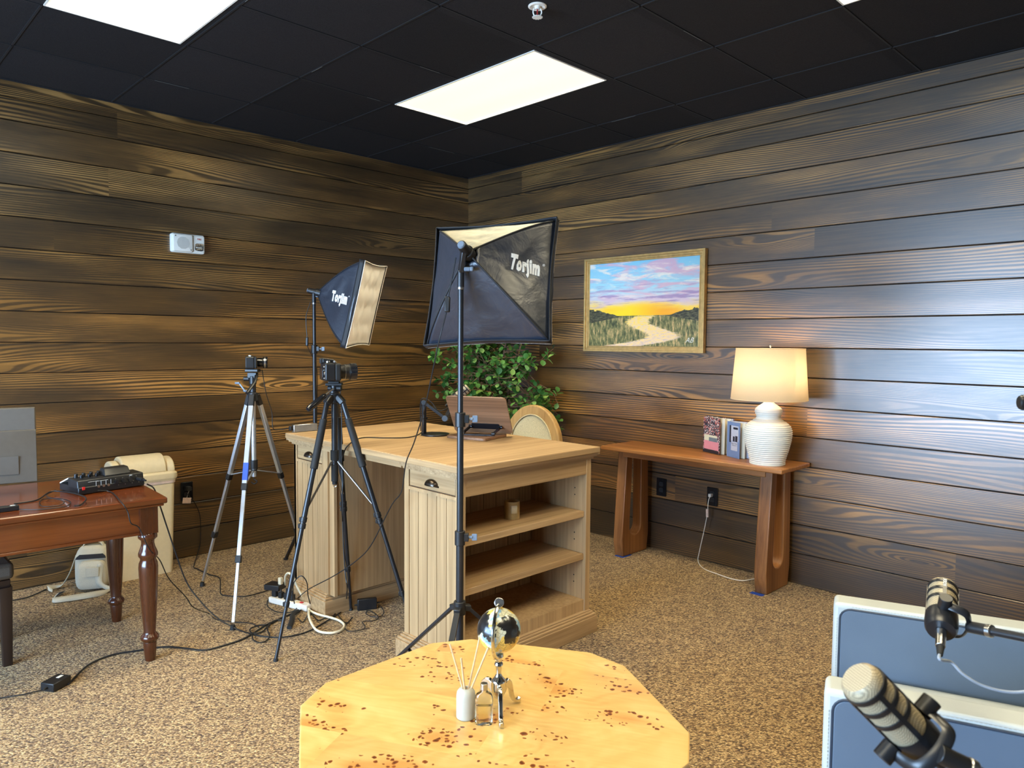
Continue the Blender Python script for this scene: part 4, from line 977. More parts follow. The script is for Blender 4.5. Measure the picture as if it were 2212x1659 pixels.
for y in(0.0,.611): lbox(TX0+.1,-.035,y-.012,y+.012,ZT-.158,ZT-.04).build('apron',M['cherry'],wt,world=False,bevel=.002)
for y in(-.014,.625): lbox(TX0+.1,-.035,y-.006,y+.006,ZT-.170,ZT-.155).build('apron_bead',M['cherry'],wt,world=False,bevel=.004)
lbox(-.012,.012,.035,.58,ZT-.158,ZT-.04).build('end_apron',M['cherry'],wt,world=False,bevel=.002)
for (x,y) in((0,0),(0,.611),(TX0+.07,0),(TX0+.07,.611)):
    mb=lbox(x-.036,x+.036,y-.036,y+.036,ZT-.165,ZT-.04)
    pr=[(.034,.595),(.040,.585),(.040,.572),(.028,.560),(.027,.545),(.030,.530),(.036,.515),(.041,.500),(.041,.488),(.034,.478),(.033,.470),(.039,.455),(.041,.435),(.040,.40),(.036,.30),(.030,.20),(.025,.135),(.027,.128),(.036,.118),(.040,.108),(.037,.098),(.028,.090),(.029,.085),(.026,.04),(.022,.0)]
    mb.lathe(pr,(x,y,0),n=28)
    mb.build('turned_leg',M['cherry_z'],wt,world=False,ang=50)
# monitor seen from the back
mo=thing('monitor','grey flat monitor seen from behind, standing at the left end of the table','monitor',(-3.74,-.70,ZT))
mo.rotation_euler=(0,0,R(-12)); bpy.context.view_layer.update()
lb=lambda *a: lbox(*a)
lb(-.26,.245,-.012,.018,.002,.372).build('back_shell',M['grey_tech'],mo,world=False,bevel=.006)
mb=MB(); mb.add([(-.26,-.012,.002),(.245,-.012,.002),(.245,-.012,.262),(-.26,-.012,.262),(-.26,-.032,.002),(.245,-.030,.002),(.245,-.016,.258),(-.26,-.022,.258)],[(0,1,2,3),(4,5,6,7),(0,1,5,4),(1,2,6,5),(2,3,7,6),(3,0,4,7)]); mb.build('lower_shell',M['grey_tech'],mo,world=False,bevel=.004)
lb(-.12,.17,-.0318,-.0305,.045,.135).build('port_cover',M['grey_tech'],mo,world=False,bevel=.001)
lb(-.245,.23,.018,.0195,.02,.355).build('screen',M['blackgloss'],mo,world=False)
# audio mixer
mx_=thing('audio_mixer','black audio mixer with white faders panel on the wooden table, jacks facing out','audio mixer',(-3.30,-1.262,ZT),(0,0,R(9)))
lb(-.150,.150,.0,.20,.003,.035).build('lower_body',M['black'],mx_,world=False,bevel=.004)
mb=MB(); mb.add([(-.150,0,.003),(.150,0,.003),(.150,.11,.003),(-.150,.11,.003),(-.150,.012,.066),(.150,.012,.066),(.150,.11,.070),(-.150,.11,.070)],[(3,2,1,0),(4,5,6,7),(0,1,5,4),(1,2,6,5),(2,3,7,6),(3,0,4,7)]); mb.build('rear_body',M['black'],mx_,world=False,bevel=.005)
mb=MB(); mb.add([(-.02,.03,.068),(.10,.03,.068),(.10,.10,.068),(-.02,.10,.068),(-.01,.06,.098),(.10,.06,.098),(.10,.10,.100),(-.01,.10,.100)],[(3,2,1,0),(4,5,6,7),(0,1,5,4),(1,2,6,5),(2,3,7,6),(3,0,4,7)]); mb.build('screen_housing',M['black'],mx_,world=False,bevel=.003)
mb=MB(); mb.add([(-.148,.11,.070),(-.02,.11,.070),(-.02,.20,.038),(-.148,.20,.038),(-.148,.11,.064),(-.02,.11,.064),(-.02,.20,.032),(-.148,.20,.032)],[(0,1,2,3),(7,6,5,4),(0,4,5,1),(1,5,6,2),(2,6,7,3),(3,7,4,0)]); mb.build('fader_panel',M['white'],mx_,world=False,label='white front panel')
for i in range(4): MB().cyl((-.125+.033*i,.085,.068),(-.125+.033*i,.083,.088),.0085,.0075,n=16).build('knob',M['black'],mx_,world=False,bevel=.001)
for i in range(3): MB().cyl((-.110+.033*i,.062,.068),(-.110+.033*i,.060,.084),.0075,.0065,n=16).build('knob',M['blackgloss'],mx_,world=False,bevel=.001)
for i in range(4):
    x=.020+.032*i
    mb=MB(); mb.cyl((x,.004,.040),(x,-.004,.040),.0105,n=20); mb.cyl((x,-.004,.040),(x,-.005,.040),.0075,n=16); j_=mb.build('input_jack',M['blackgloss'],mx_,world=False)
    mb=MB(); mb.cyl((x-.006,.002,.055),(x-.006,-.001,.055),.0018,n=6); mb.cyl((x+.006,.002,.023),(x+.006,-.001,.023),.0018,n=6); mb.build('screw',M['steel'],j_,world=False)
for i in range(3): MB().cyl((-.062+.022*i,.004,.030),(-.062+.022*i,-.001,.030),.006,n=14).build('output_jack',M['steel'],mx_,world=False)
mb=MB()
for i in range(4): mb.box((-.073+.022*i,.0015,.036),(.0010,.001,.038))
mb.box((-.045,.0015,.055),(.05,.001,.001)); mb.box((-.085,.0015,.056),(.045,.001,.001)); mb.build('printed_marking',M['wtext'],mx_,world=False)
text('MIC','lettering',.008,mx_.matrix_world@M4((.085,-.0005,.061),(1,0,0),(0,0,1)),M['wtext'],mx_)
MB().box((-.128,.000,.030),(.012,.006,.014)).build('power_switch',M['red'],mx_,world=False,bevel=.001,label='red power switch')
mb=MB(); mb.cyl((.116,-.002,.040),(.118,-.050,.040),.0085,n=16); mb.cyl((.118,-.050,.040),(.119,-.075,.039),.0055,.004,n=12); mb.build('jack_plug',M['black'],mx_,world=False,label='black plug in the end jack')
# small black box at the left end of the table
sb_=thing('pocket_recorder','small black gadget box lying on the table among thin leads','gadget',(-3.745,-1.42,ZT))
MB().box((-3.745,-1.42,ZT+.011),(.085,.035,.02),(0,0,R(2))).build('case',M['black'],sb_,bevel=.002)
MB().box((-3.722,-1.42,ZT+.0215),(.018,.008,.001),(0,0,R(2))).build('badge',M['wtext'],sb_)
# bench stool under the table
bn=thing('upholstered_bench','dark-legged bench with grey padded seat tucked under the wooden table','bench',(-3.95,-1.0,0))
MB().b2(-4.25,-3.675,-1.14,-.76,.392,.468).build('seat',M['bench'],bn,bevel=.02,seg=3)
MB().b2(-4.24,-3.69,-1.13,-.77,.352,.392).build('seat_rail',M['darkwood'],bn,bevel=.003)
for x,y in((-3.71,-1.12),(-3.71,-.79),(-4.22,-1.12),(-4.22,-.79)):
    MB().prism(rrect(.036,.036,.004,2),0,.36,c=(x,y,0),taper=rrect(.050,.050,.004,2)).build('leg',M['darkwood'],bn)
# ------------------------------------------------------------------ trash bin
tb=thing('trash_bin','tall cream plastic trash bin with swing lid against the left wall','trash bin',(-2.86,-.155,0))
cx,cy=-2.838,-.150
mb=MB(); mb.ring(rrect(.315,.205,.03,5),rrect(.307,.197,.028,5),0,.01,c=(cx,cy,0))
mb=MB(); n_=len(rrect(1,1,.1,5)); 
rings=[(rrect(.318,.205,.03,5),.0),(rrect(.352,.226,.03,5),.585),(rrect(.372,.240,.034,5),.590),(rrect(.374,.242,.034,5),.603)]
def loft(mb,rs,c):
    vs=[];n=len(rs[0][0])
    for P,z in rs: vs+=[(c[0]+x,c[1]+y,c[2]+z) for x,y in P]
    fs=[(k*n+i,k*n+(i+1)%n,(k+1)*n+(i+1)%n,(k+1)*n+i) for k in range(len(rs)-1) for i in range(n)]
    return mb.add(vs,fs+[tuple(range(n)),tuple(range((len(rs)-1)*n,len(rs)*n))])
loft(MB(),rings,(cx,cy,0)).build('bin_body',M['cream'],tb)
loft(MB(),[(rrect(.380,.248,.036,5),.600),(rrect(.388,.252,.038,5),.612),(rrect(.384,.248,.038,5),.634),(rrect(.360,.226,.04,5),.645)],(cx,cy,0)).build('lid_rim',M['cream'],tb)
loft(MB(),[(rrect(.360,.232,.03,5),.572),(rrect(.366,.237,.03,5),.597)],(cx,cy,0)).build('liner_edge',M['pink'],tb,label='pale pink bin liner showing under the rim')
# two side humps and the swing flap
def hump(x0,x1,hw,z0,z1,name,inset=0):
    mb=MB(); n=14; vs=[]
    for x in(x0,x1):
        k=1 if x==x0 else 1
        for i in range(n+1):
            a=PI*i/n; vs.append((x,cy-hw*math.cos(a),z0+(z1-z0)*math.sin(a)**.8))
    fs=[(i,i+1,n+2+i,n+1+i) for i in range(n)]+[tuple(range(n+1)),tuple(range(n+1,2*n+2)),(0,n,2*n+1,n+1)]
    mb.add(vs,fs); return mb.build(name,M['cream'],tb,bevel=.010,seg=3)
hump(cx-.178,cx-.132,.104,.640,.728,'lid_cheek'); hump(cx+.132,cx+.178,.104,.640,.728,'lid_cheek')
hump(cx-.126,cx+.126,.108,.642,.752,'swing_flap')
# ------------------------------------------------------------------ camera bag
bg=thing('camera_bag','beige camera bag with top handle on the carpet beside the bin','bag',(-3.12,-.235,0))
m=Matrix.Rotation(R(-28),3,'Z'); bcn=Vector((-3.125,-.225,0))
loft_r=[(rrect(.17,.125,.03,4),.004),(rrect(.185,.140,.035,4),.03),(rrect(.185,.140,.035,4),.165),(rrect(.180,.130,.04,4),.205),(rrect(.150,.095,.04,4),.243),(rrect(.10,.05,.02,4),.254)]
def loftm(mb,rs,c,m):
    t_=MB(); loft(t_,rs,(0,0,0)); return mb.add([c+m@v for v in t_.v],t_.f)
loftm(MB(),loft_r,bcn,m).build('bag_body',M['greige'],bg,subd=1)
loftm(MB(),[(rrect(.160,.008,.003,2,0,-.069),.188),(rrect(.150,.010,.003,2,0,-.064),.200),(rrect(.12,.010,.003,2,0,-.056),.212)],bcn,m).build('zip_gap',M['dkfab'],bg,label='dark opening under the lid')
loftm(MB(),[(rrect(.150,.05,.02,4,.01,-.085),.012),(rrect(.156,.060,.024,4,.01,-.090),.04),(rrect(.156,.056,.024,4,.01,-.088),.15),(rrect(.12,.03,.014,4,.01,-.078),.185)],bcn,m).build('front_pocket',M['greige'],bg,subd=1)
loftm(MB(),[(rrect(.065,.008,.003,3,.02,-.122),.095),(rrect(.07,.012,.004,3,.02,-.120),.15)],bcn,m).build('pocket_flap',M['greige'],bg,bevel=.003)
def ribbon(P,w,t_,k=8):
    """flat strap through points P=[(pos,side)]"""
    mb=MB(); Q=catmull([p[0] for p in P],k); S=catmull([p[1] for p in P],k); vs=[]
    for q,s in zip(Q,S):
        s=s.normalized(); vs+=[q-s*w/2,q+s*w/2]
    fs=[(2*i,2*i+1,2*i+3,2*i+2) for i in range(len(Q)-1)]; return mb.add(vs,fs)
V_=Vector
hx=m@V_((1,0,0)); hy=m@V_((0,1,0))
ribbon([(bcn+hx*-.055+V_((0,0,.236)),hy),(bcn+hx*-.035+V_((0,0,.272)),hy),(bcn+hx*.035+V_((0,0,.272)),hy),(bcn+hx*.058+V_((0,0,.232)),hy)],.034,.004).build('handle',M['greige'],bg,solid=.006)
ribbon([(bcn+hx*-.09+V_((0,0,.20)),hy),(bcn+hx*-.125+V_((0,0,.10)),hy),(bcn+hx*-.165+V_((0,0,.03)),hy),(V_((-3.30,-.115,.012)),V_((.2,1,.3))),(V_((-3.345,-.135,.02)),V_((0,1,.8))),(V_((-3.33,-.175,.012)),V_((.3,.8,.2)))],.034,.003).build('strap',M['greige'],bg,solid=.003)
ribbon([(bcn+hx*.06+hy*-.105+V_((0,0,.165)),hx),(bcn+hx*.055+hy*-.125+V_((0,0,.06)),hx),(V_((-3.085,-.395,.012)),V_((.9,.2,.4))),(V_((-3.20,-.425,.018)),V_((.1,.9,.9))),(V_((-3.36,-.385,.018)),V_((.1,.8,.6))),(V_((-3.355,-.33,.012)),V_((.5,.8,.1))),(V_((-3.30,-.24,.010)),V_((.9,-.3,.1)))],.036,.003).build('strap',M['greige'],bg,solid=.003)
ribbon([(V_((-3.348,-.325,.017)),V_((.5,.8,.1))),(V_((-3.32,-.28,.0155)),V_((.8,.2,.1))),(V_((-3.297,-.245,.0145)),V_((.9,-.3,.1)))],.024,.003).build('shoulder_pad',M['dkfab'],bg,solid=.002,label='dark padded strap lining')
mb=MB(); mb.box((-2.995,-.235,.02),(.05,.012,.026),(0,0,R(-20))); mb.build('buckle',M['black'],bg,bevel=.003)
# ------------------------------------------------------------------ coffee table
cf=thing('coffee_table','large pale burl-veneer coffee table with clipped hexagonal top','coffee table',(-3.025,-3.58,0))
cc_=Vector((-3.025,-3.58,0)); pts=[]
Sx=.5716; clip=.0805; ap=.495
hexv=[]
for i in range(6):
    a=R(1.2+90-30+60*i); hexv.append(Vector((math.cos(a),math.sin(a),0))*(ap/math.cos(R(30))))
poly=[]
for i in range(6):
    p0=hexv[i]; pa=hexv[i-1]; pb=hexv[(i+1)%6]
    poly.append((p0+(pa-p0).normalized()*clip)[:2]); poly.append((p0+(pb-p0).normalized()*clip)[:2])
MB().prism([tuple(q) for q in poly],.405,.45,c=cc_).build('table_top',M['burl'],cf,bevel=.004,smooth=False)
for a in(1.2-60,1.2+30,1.2+180):
    d=V_((math.cos(R(a)),math.sin(R(a)),0)); s=V_((-d.y,d.x,0)); mm=Matrix((d,s,V_((0,0,1)))).transposed()
    mb=MB()
    vs=[]
    for r0,r1,hw,z in((.20,.30,.05,.0),):
        pass
    top=[(.24,-.065),(.50,-.065),(.50,.065),(.24,.065)]; bot=[(.42,-.065),(.60,-.065),(.60,.065),(.42,.065)]
    mb.prism(bot,0,.405,mm,cc_,taper=top); mb.build('splayed_leg',M['tableside'],cf,bevel=.006)
MB().prism(circ(.28,24),.36,.404,c=cc_).build('under_frame',M['tableside'],cf)
# globe
gl=thing('desk_globe','small black globe in a polished metal stand on the coffee table','globe',(-2.972,-3.562,.45))
gc=Vector((-2.972,-3.562,.676)); gr=.0605
MB().sphere(gc,gr,48,28).build('globe_ball',M['globe'],gl,ang=180)
tocam=Vector((-.688,-.725,0)); sd=Vector((-tocam.y,tocam.x,0))
# half-meridian arc passing in front of the ball
def arcp(a,rad=.072): # a measured from top
    return gc+V3(0,0,math.cos(a)*rad)+(tocam*.96-sd*.22).normalized()*math.sin(a)*rad
mb=MB(); mb.tube([arcp(R(x)) for x in range(2,179,11)],.0070,8,3,flat=(.75,1.0)); mb.build('meridian_arm',M['chrome'],gl)
kn=gc+V3(0,0,.079); kd=(tocam+V3(0,0,.35)).normalized(); MB().cyl(kn-kd*.004+tocam*.004,kn+kd*.004+tocam*.004,.0135,n=28).build('finial_disc',M['steel'],gl,bevel=.0015)
MB().cyl(gc+V3(0,0,.060),gc+V3(0,0,.082),.003,n=10).build('pivot',M['chrome'],gl)
g0=Vector((gc.x,gc.y,.45))
MB().lathe([(.006,.163),(.013,.160),(.014,.152),(.009,.146),(.008,.138),(.012,.132),(.0125,.128),(.009,.124),(.0075,.105),(.011,.094),(.019,.086),(.021,.080),(.020,.074),(.021,.066),(.019,.05),(.012,.036),(.004,.030),(0,.029)],g0,n=32,cap=False).build('stem',M['chrome'],gl)
f1=Vector((-3.034,-3.640,.45)); f2=Vector((-2.902,-3.572,.45)); f3=Vector((-2.985,-3.470,.45))
for ft in(f1,f2,f3):
    d=(ft-g0); d.z=0; L_=d.length; d.normalize(); s=Vector((-d.y,d.x,0)); prof=[(.010,.066),(.030,.079),(L_*.48,.080),(L_*.62,.068),(L_*.72,.030),(L_*.82,.014),(L_*.95,.012),(L_*1.04,.016),(L_*1.06,.004),(L_*1.0,.0005),(L_*.9,.002),(L_*.70,.010),(L_*.58,.024),(L_*.50,.052),(L_*.40,.058),(.020,.044)]
    mm=Matrix((d,V3(0,0,1),s)).transposed()
    bm=bmesh.new(); vs=[bm.verts.new(g0+mm@Vector((x,y,-.006))) for x,y in prof]; f=bm.faces.new(vs); r=bmesh.ops.extrude_face_region(bm,geom=[f])
    for v in [g for g in r['geom'] if isinstance(g,bmesh.types.BMVert)]: v.co+=s*.012
    bmesh.ops.triangulate(bm,faces=[f_ for f_ in bm.faces if len(f_.verts)>4]); bm.verts.index_update()
    mb=MB(); mb.add([v.co.copy() for v in bm.verts],[tuple(v.index for v in f_.verts) for f_ in bm.faces]); bm.free(); mb.build('curved_foot',M['chrome'],gl,bevel=.0015)
# reed diffuser
rd=thing('reed_diffuser','pale stone reed diffuser with four wooden sticks on the coffee table','reed diffuser',(-3.066,-3.532,.45))
rc=Vector((-3.066,-3.532,.45))
MB().lathe([(.022,0),(.0255,.003),(.0260,.010),(.0260,.062),(.0245,.072),(.019,.080),(.0115,.083),(.0095,.0825),(.0095,.055)],rc,n=40).build('vase',M['vase'],rd)
rvec=Vector((.714,-.70,0)); tv=Vector((.698,.714,0))
for (lat,dep,z,bl) in((-.044,.0,.205,.006),(-.012,-.02,.175,.002),(.036,.02,.215,-.004),(.060,.0,.195,-.006)):
    MB().cyl(rc+rvec*bl+V3(0,0,.03),rc+rvec*lat*1.0+tv*dep+V3(0,0,z),.0026,n=8).build('reed_stick',M['reed'],rd)
# oil bottle
ob=thing('oil_bottle','clear glass oil bottle with silver cap beside the reed diffuser','bottle',(-3.052,-3.590,.45))
oc=Vector((-3.052,-3.590,.45)); m=Matrix((rvec,tv,V3(0,0,1))).transposed()
def oz(mb,rs): return loftm(mb,rs,oc,m)
oz(MB(),[(rrect(.046,.022,.009,4),.0005),(rrect(.048,.024,.010,4),.006),(rrect(.048,.024,.010,4),.072),(rrect(.042,.021,.010,4),.082),(rrect(.020,.018,.0085,4),.090),(rrect(.017,.017,.008,4),.092),(rrect(.017,.017,.008,4),.098)]).build('bottle_glass',M['glass'],ob)
oz(MB(),[(rrect(.042,.018,.008,4),.005),(rrect(.042,.018,.008,4),.052)]).build('oil',M['oil'],ob,label='pale yellow oil')
MB().cyl(oc+V3(0,0,.094),oc+V3(0,0,.111),.0098,n=32).build('cap',M['steel'],ob,bevel=.001)
# ------------------------------------------------------------------ armchair
ac=thing('armchair','pale grey leather armchair with slate blue arm panels at the lower right','armchair',(-2.06,-4.52,0))
e1=Vector((-.94,-.34,0)).normalized(); e2=Vector((.34,-.94,0)).normalized(); F1=Vector((-1.905,-4.055,0))
am=Matrix((e1,e2,V3(0,0,1))).transposed()     # local x from far arm to near arm, y front to back
def armc(x0,x1,y0,y1,z0,z1): return [F1+am@Vector((x,y,z)) for z in(z0,z1) for y in(y0,y1) for x in(x0,x1)]
BF=[(0,2,3,1),(4,5,7,6),(0,1,5,4),(1,3,7,5),(3,2,6,7),(2,0,4,6)]
AH=.65; AWd=.095; WT=.745
def panel(xface,sgn,name):
    # inset-look panel: slightly raised rounded slab on the arm side, facing the camera (+x local)
    mm=Matrix((e2,V3(0,0,1),e1)).transposed(); 
    c=F1+e1*xface+e2*.44+V3(0,0,.350)
    p_=MB().prism(rrect(.835,.566,.030,5),0,.006*sgn,mm,c).build(name,M['leather_d'],ac,bevel=.003)
    q=[c+mm@Vector((x,y,.004*sgn)) for x,y in rrect(.840,.571,.033,5)]
    MB().tube(q,.0032,6,1,closed=True,smooth=False).build('piping',M['piping'],p_)
    q=[c+mm@Vector((x,y,.0012*sgn)) for x,y in rrect(.856,.587,.040,5)]
    st=MB(); L_=len(q)
    for i in range(L_):
        a,b=q[i],q[(i+1)%L_]; ln=(b-a).length; k=max(1,int(ln/.009))
        for j in range(k):
            if ln>.02: st.bar(a.lerp(b,(j+.2)/k),a.lerp(b,(j+.75)/k),.0011,.0011)
    st.build('stitch_line',M['stitch'],p_,smooth=False)
for x0,x1,nm in((0,AWd,'far'),(WT-AWd,WT,'near')):
    MB().add(armc(x0,x1,0,.88,.04,AH),BF).build('arm',M['leather_l'],ac,bevel=.014,seg=4)
    panel(x1,1,'arm_panel')
MB().add(armc(AWd+.002,WT-AWd-.002,.03,.80,.10,.27),BF).build('seat_base',M['leather_l'],ac,bevel=.01)
MB().add(armc(AWd+.004,WT-AWd-.004,.02,.62,.27,.44),BF).build('seat_cushion',M['leather_l'],ac,bevel=.045,seg=4)
MB().add(armc(AWd+.004,WT-AWd-.004,.60,.80,.27,.80),BF).build('back_cushion',M['leather_l'],ac,bevel=.06,seg=4)
MB().add(armc(AWd*.4,WT-AWd*.4,.78,.90,.06,.74),BF).build('back_rest',M['leather_l'],ac,bevel=.03,seg=4)
for x in(.05,WT-.05):
    for y in(.06,.80): MB().cyl(F1+am@Vector((x,y,0)),F1+am@Vector((x,y,.045)),.018,.022,n=12).build('foot',M['darkwood'],ac)
# ------------------------------------------------------------------ light stands and softboxes
def light_stand(label,P,ztop,leg_az,reach,zh,joints,base,feetz=0.0):
    t=thing('light_stand',label,'light stand',(P[0],P[1],0),group='tripod light stands')
    x,y=P
    MB().cyl((x,y,.10),(x,y,joints[0]),.0145,n=16).build('lower_tube',M['blackmetal'],t)
    MB().cyl((x,y,joints[0]),(x,y,joints[1]),.0125,n=16).build('middle_tube',M['blackmetal'],t)
    MB().cyl((x,y,joints[1]),(x,y,ztop-.02),.0105,n=16).build('upper_tube',M['blackmetal'],t)
    mb=MB(); mb.cyl((x,y,ztop-.035),(x,y,ztop-.004),.0125,n=16); mb.build('top_spigot',M['steel'],t,bevel=.001)
    sd=Vector((.714,-.70,0))
    for z in joints:
        mb=MB(); mb.cyl((x,y,z-.03),(x,y,z+.024),.0195,n=20); mb.box(Vector((x,y,z))+sd*.022,(.022,.022,.030),Matrix.Rotation(R(-45),3,'Z')); c_=mb.build('clamp_collar',M['black'],t,bevel=.002)
        mb=MB(); mb.cyl(Vector((x,y,z))+sd*.03,Vector((x,y,z))+sd*.048,.006,n=10); mb.box(Vector((x,y,z))+sd*.055,(.020,.005,.026),Matrix.Rotation(R(-45),3,'Z')); mb.build('wing_screw',M['grey_knob'],c_,bevel=.002)
    mb=MB(); mb.cyl((x,y,zh-.028),(x,y,zh+.024),.023,n=20)
    for a in leg_az: mb.bar(Vector((x,y,zh)),Vector((x,y,zh))+Vector((math.cos(a),math.sin(a),-.15))*.042,.026,.022)
    mb.build('leg_hub',M['black'],t,bevel=.003)
    mb=MB(); mb.cyl((x,y,.10),(x,y,.14),.021,n=18); mb.build('brace_ring',M['black'],t)
    for a,rc in zip(leg_az,reach):
        d=Vector((math.cos(a),math.sin(a),0)); h0=Vector((x,y,zh))+d*.038-Vector((0,0,.01)); ft=Vector((x,y,.010))+d*rc
        lg=MB().bar(h0,ft,.022,.012).build('leg',M['blackmetal'],t,bevel=.002)
        MB().cyl(ft-d*.012+V3(0,0,.004),ft+d*.014+V3(0,0,-.004),.011,.010,n=10).build('rubber_foot',M['rubber'],lg)
        mid=h0.lerp(ft,.52); MB().bar(Vector((x,y,.12))+d*.018,mid,.014,.004).build('brace',M['blackmetal'],lg)
    return t
M['grey_knob']=flat('grey_plastic_knob',sr(110,124,140),.4)
BP=(-2.580,-2.933)
az=math.atan2(-2.401+2.933,-2.629+2.58)
light_stand('near black tripod light stand in front of the desk, holding the larger softbox',BP,1.700,[az,az-R(120),az+R(120)],[.53,.50,.50],.470,(.739,1.186),'n')
LP=(-2.010,-.842)
light_stand('far black tripod light stand behind the desk, holding the smaller softbox',LP,1.735,[R(97),R(-23),R(215)],[.33,.33,.30],.45,(.80,1.42),'f')
def softbox(label,ap,yaw,pit,rol,w,h,d,pole_top,logo,lsz,name='softbox',label_off=(0,0)):
    n=Vector((math.cos(pit)*math.cos(yaw),math.cos(pit)*math.sin(yaw),math.sin(pit)))
    r=n.cross(Vector((0,0,1))).normalized(); u=r.cross(n); c,s=math.cos(rol),math.sin(rol); r,u=c*r+s*u,-s*r+c*u
    ap=Vector(ap); t=thing(name,label,'softbox',ap,group='softboxes on light stands')
    back=.045
    def pt(a,b,k):
        """a,b in -1..1 over the section, k 0 apex .. 1 rim ; rods bow outward"""
        sc=.06+.94*(.55*k+.45*math.sin(k*PI/2))
        return ap+n*(d*k)+r*a*w/2*sc+u*b*h/2*sc
    sides=[((-1,1),(1,1),'top_panel'),((1,1),(1,-1),'right_panel'),((1,-1),(-1,-1),'bottom_panel'),((-1,-1),(-1,1),'left_panel')]
    rd=random.Random(5)
    for (A,B,nm) in sides:
        def fn(x,k,A=A,B=B):
            a=A[0]+(B[0]-A[0])*x; b=A[1]+(B[1]-A[1])*x
            p_=pt(a,b,.04+.92*k)
            # fabric sags inward between the rods, with wrinkles
            sag=math.sin(PI*x)*math.sin(PI*min(1,k*1.0))*.016
            ctr_=ap+n*(d*k)
            wr=(noise.noise(Vector((x*3.1+A[0]*7,k*5.3,A[1]*9)))*.008+noise.noise(Vector((x*9+A[1]*3,k*11,3)))*.003)*math.sin(PI*x)
            inn=(ctr_-p_); inn=inn.normalized() if inn.length>1e-4 else Vector((0,0,0))
            return p_+inn*(sag+wr)
        o=MB().grid(fn,26,22).build(nm,M['sbf'],t,solid=.0015,ang=180)
        if nm==logo[0]: lo=o; lf=fn
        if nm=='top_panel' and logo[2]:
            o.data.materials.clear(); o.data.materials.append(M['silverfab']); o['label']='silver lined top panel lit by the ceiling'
    # rods under the seams
    for a,b in((-1,1),(1,1),(1,-1),(-1,-1)):
        MB().tube([pt(a,b,k/8) for k in range(0,9)],.0038,8,2).build('rod',M['sbtrim'],t)
    # rim band and front cloth
    lip=.035; q0=(d-lip)/d; dz=d*q0
    def rimp(x,k):
        x=(x%1)*4; i=int(x)%4; f=x-int(x); A,B,_=sides[i]; a=A[0]+(B[0]-A[0])*f; b=A[1]+(B[1]-A[1])*f
        q=1.0-.035*math.sin(PI*f)
        p_=ap+n*(dz+k*lip)+r*a*w/2*(1.0 if abs(a)<1 else 1.0)+u*b*h/2
        inn=(ap+n*(d+k*lip)-p_); inn-=n*inn.dot(n)
        return p_+inn*(.045*math.sin(PI*f)+.006*noise.noise(Vector((x*4,k*2,1))))
    MB().grid(rimp,96,3).build('rim_band',M['sbtrim'],t,solid=.004,ang=180)
    def face(x,y):
        a=2*x-1;b=2*y-1
        p_=ap+n*(dz+lip*.80)+r*a*w/2*(1-.045*(1-b*b))*.99+u*b*h/2*(1-.045*(1-a*a))*.99
        q=noise.noise(Vector((x*7,y*4,2)))*.006+.004*math.sin(y*24+2*noise.noise(Vector((x*6,y*2,4))))*0+ (.006*abs(math.sin(y*PI*4.2+.8*noise.noise(Vector((x*9,0,4))))))
        return p_+n*(q-.006)*math.sin(PI*x)**.3*math.sin(PI*y)**.3
    MB().grid(face,40,40).build('diffusion_front',M['sbwhite'],t,solid=.002,ang=180)
    MB().tube([rimp(i/96,1.02) for i in range(96)],.0022,6,1,closed=True,smooth=False).build('white_edging',M['sbwhite'],t)
    # lamp head: socket, tilt bracket
    MB().cyl(ap+n*.03,ap-n*.022,.026,.026,n=24).build('speed_ring',M['black'],t,bevel=.003)
    hd=MB(); hd.cyl(ap-n*.018,ap-n*.075,.020,.0175,n=22); hd.build('lamp_holder',M['black'],t,bevel=.003)
    MB().cyl(ap-n*.075,ap-n*.079,.0145,.012,n=20).build('end_cap',M['grey_knob'],t)
    pt_=Vector(pole_top); br=ap-n*.045
    mb=MB(); mb.cyl(pt_-V3(0,0,.028),pt_+V3(0,0,.035),.013,.0125,n=18); mb.bar(pt_+V3(0,0,.03),br,.018,.026); mb.build('tilt_bracket',M['grey_knob'] if False else M['blackmetal'],t,bevel=.003)
    sd=Vector((.714,-.70,0)); q=pt_.lerp(br,.35); mb=MB(); mb.cyl(q+sd*.008,q+sd*.03,.008,n=12); mb.box(q+sd*.036,(.012,.030,.016),Matrix.Rotation(R(-45),3,'Z')); mb.build('tilt_knob',M['grey_knob'],t,bevel=.003)
    return t,lf,n,r,u,pt
# logo lettering laid onto the fabric panel point by point
def place_text(body,name,size,lf,fc,fdir,mat,parent,sx=1.0,off=0.0,lift=.004,vcen=0,viewer=None,boldx=0):
    cu=bpy.data.curves.new('t','FONT'); cu.body=body; cu.size=size; cu.extrude=0; cu.offset=off; cu.align_x='CENTER'; cu.align_y='CENTER'; cu.resolution_u=2; cu.space_character=1.14
    to=bpy.data.objects.new('t',cu); COL.objects.link(to); bpy.context.view_layer.update()
    me=bpy.data.meshes.new_from_object(to.evaluated_get(bpy.context.evaluated_depsgraph_get())); bpy.data.objects.remove(to)
    bm=bmesh.new(); bm.from_mesh(me); bmesh.ops.remove_doubles(bm,verts=bm.verts,dist=1e-6); bmesh.ops.triangulate(bm,faces=bm.faces)
    bmesh.ops.subdivide_edges(bm,edges=[e for e in bm.edges if e.calc_length()>size*.25],cuts=2,use_grid_fill=True)
    mb=MB(); vs=[]
    for v in bm.verts:
        p_=fdir(v.co.x*sx,v.co.y); vs.append(p_)
    bm.verts.index_update(); mb.add(vs,[tuple(v.index for v in f.verts) for f in bm.faces]); bm.free()
    return mb.build(name,mat,parent,smooth=False,fix=False,solid=.0006)
APX=(-2.559,-2.951,1.796)
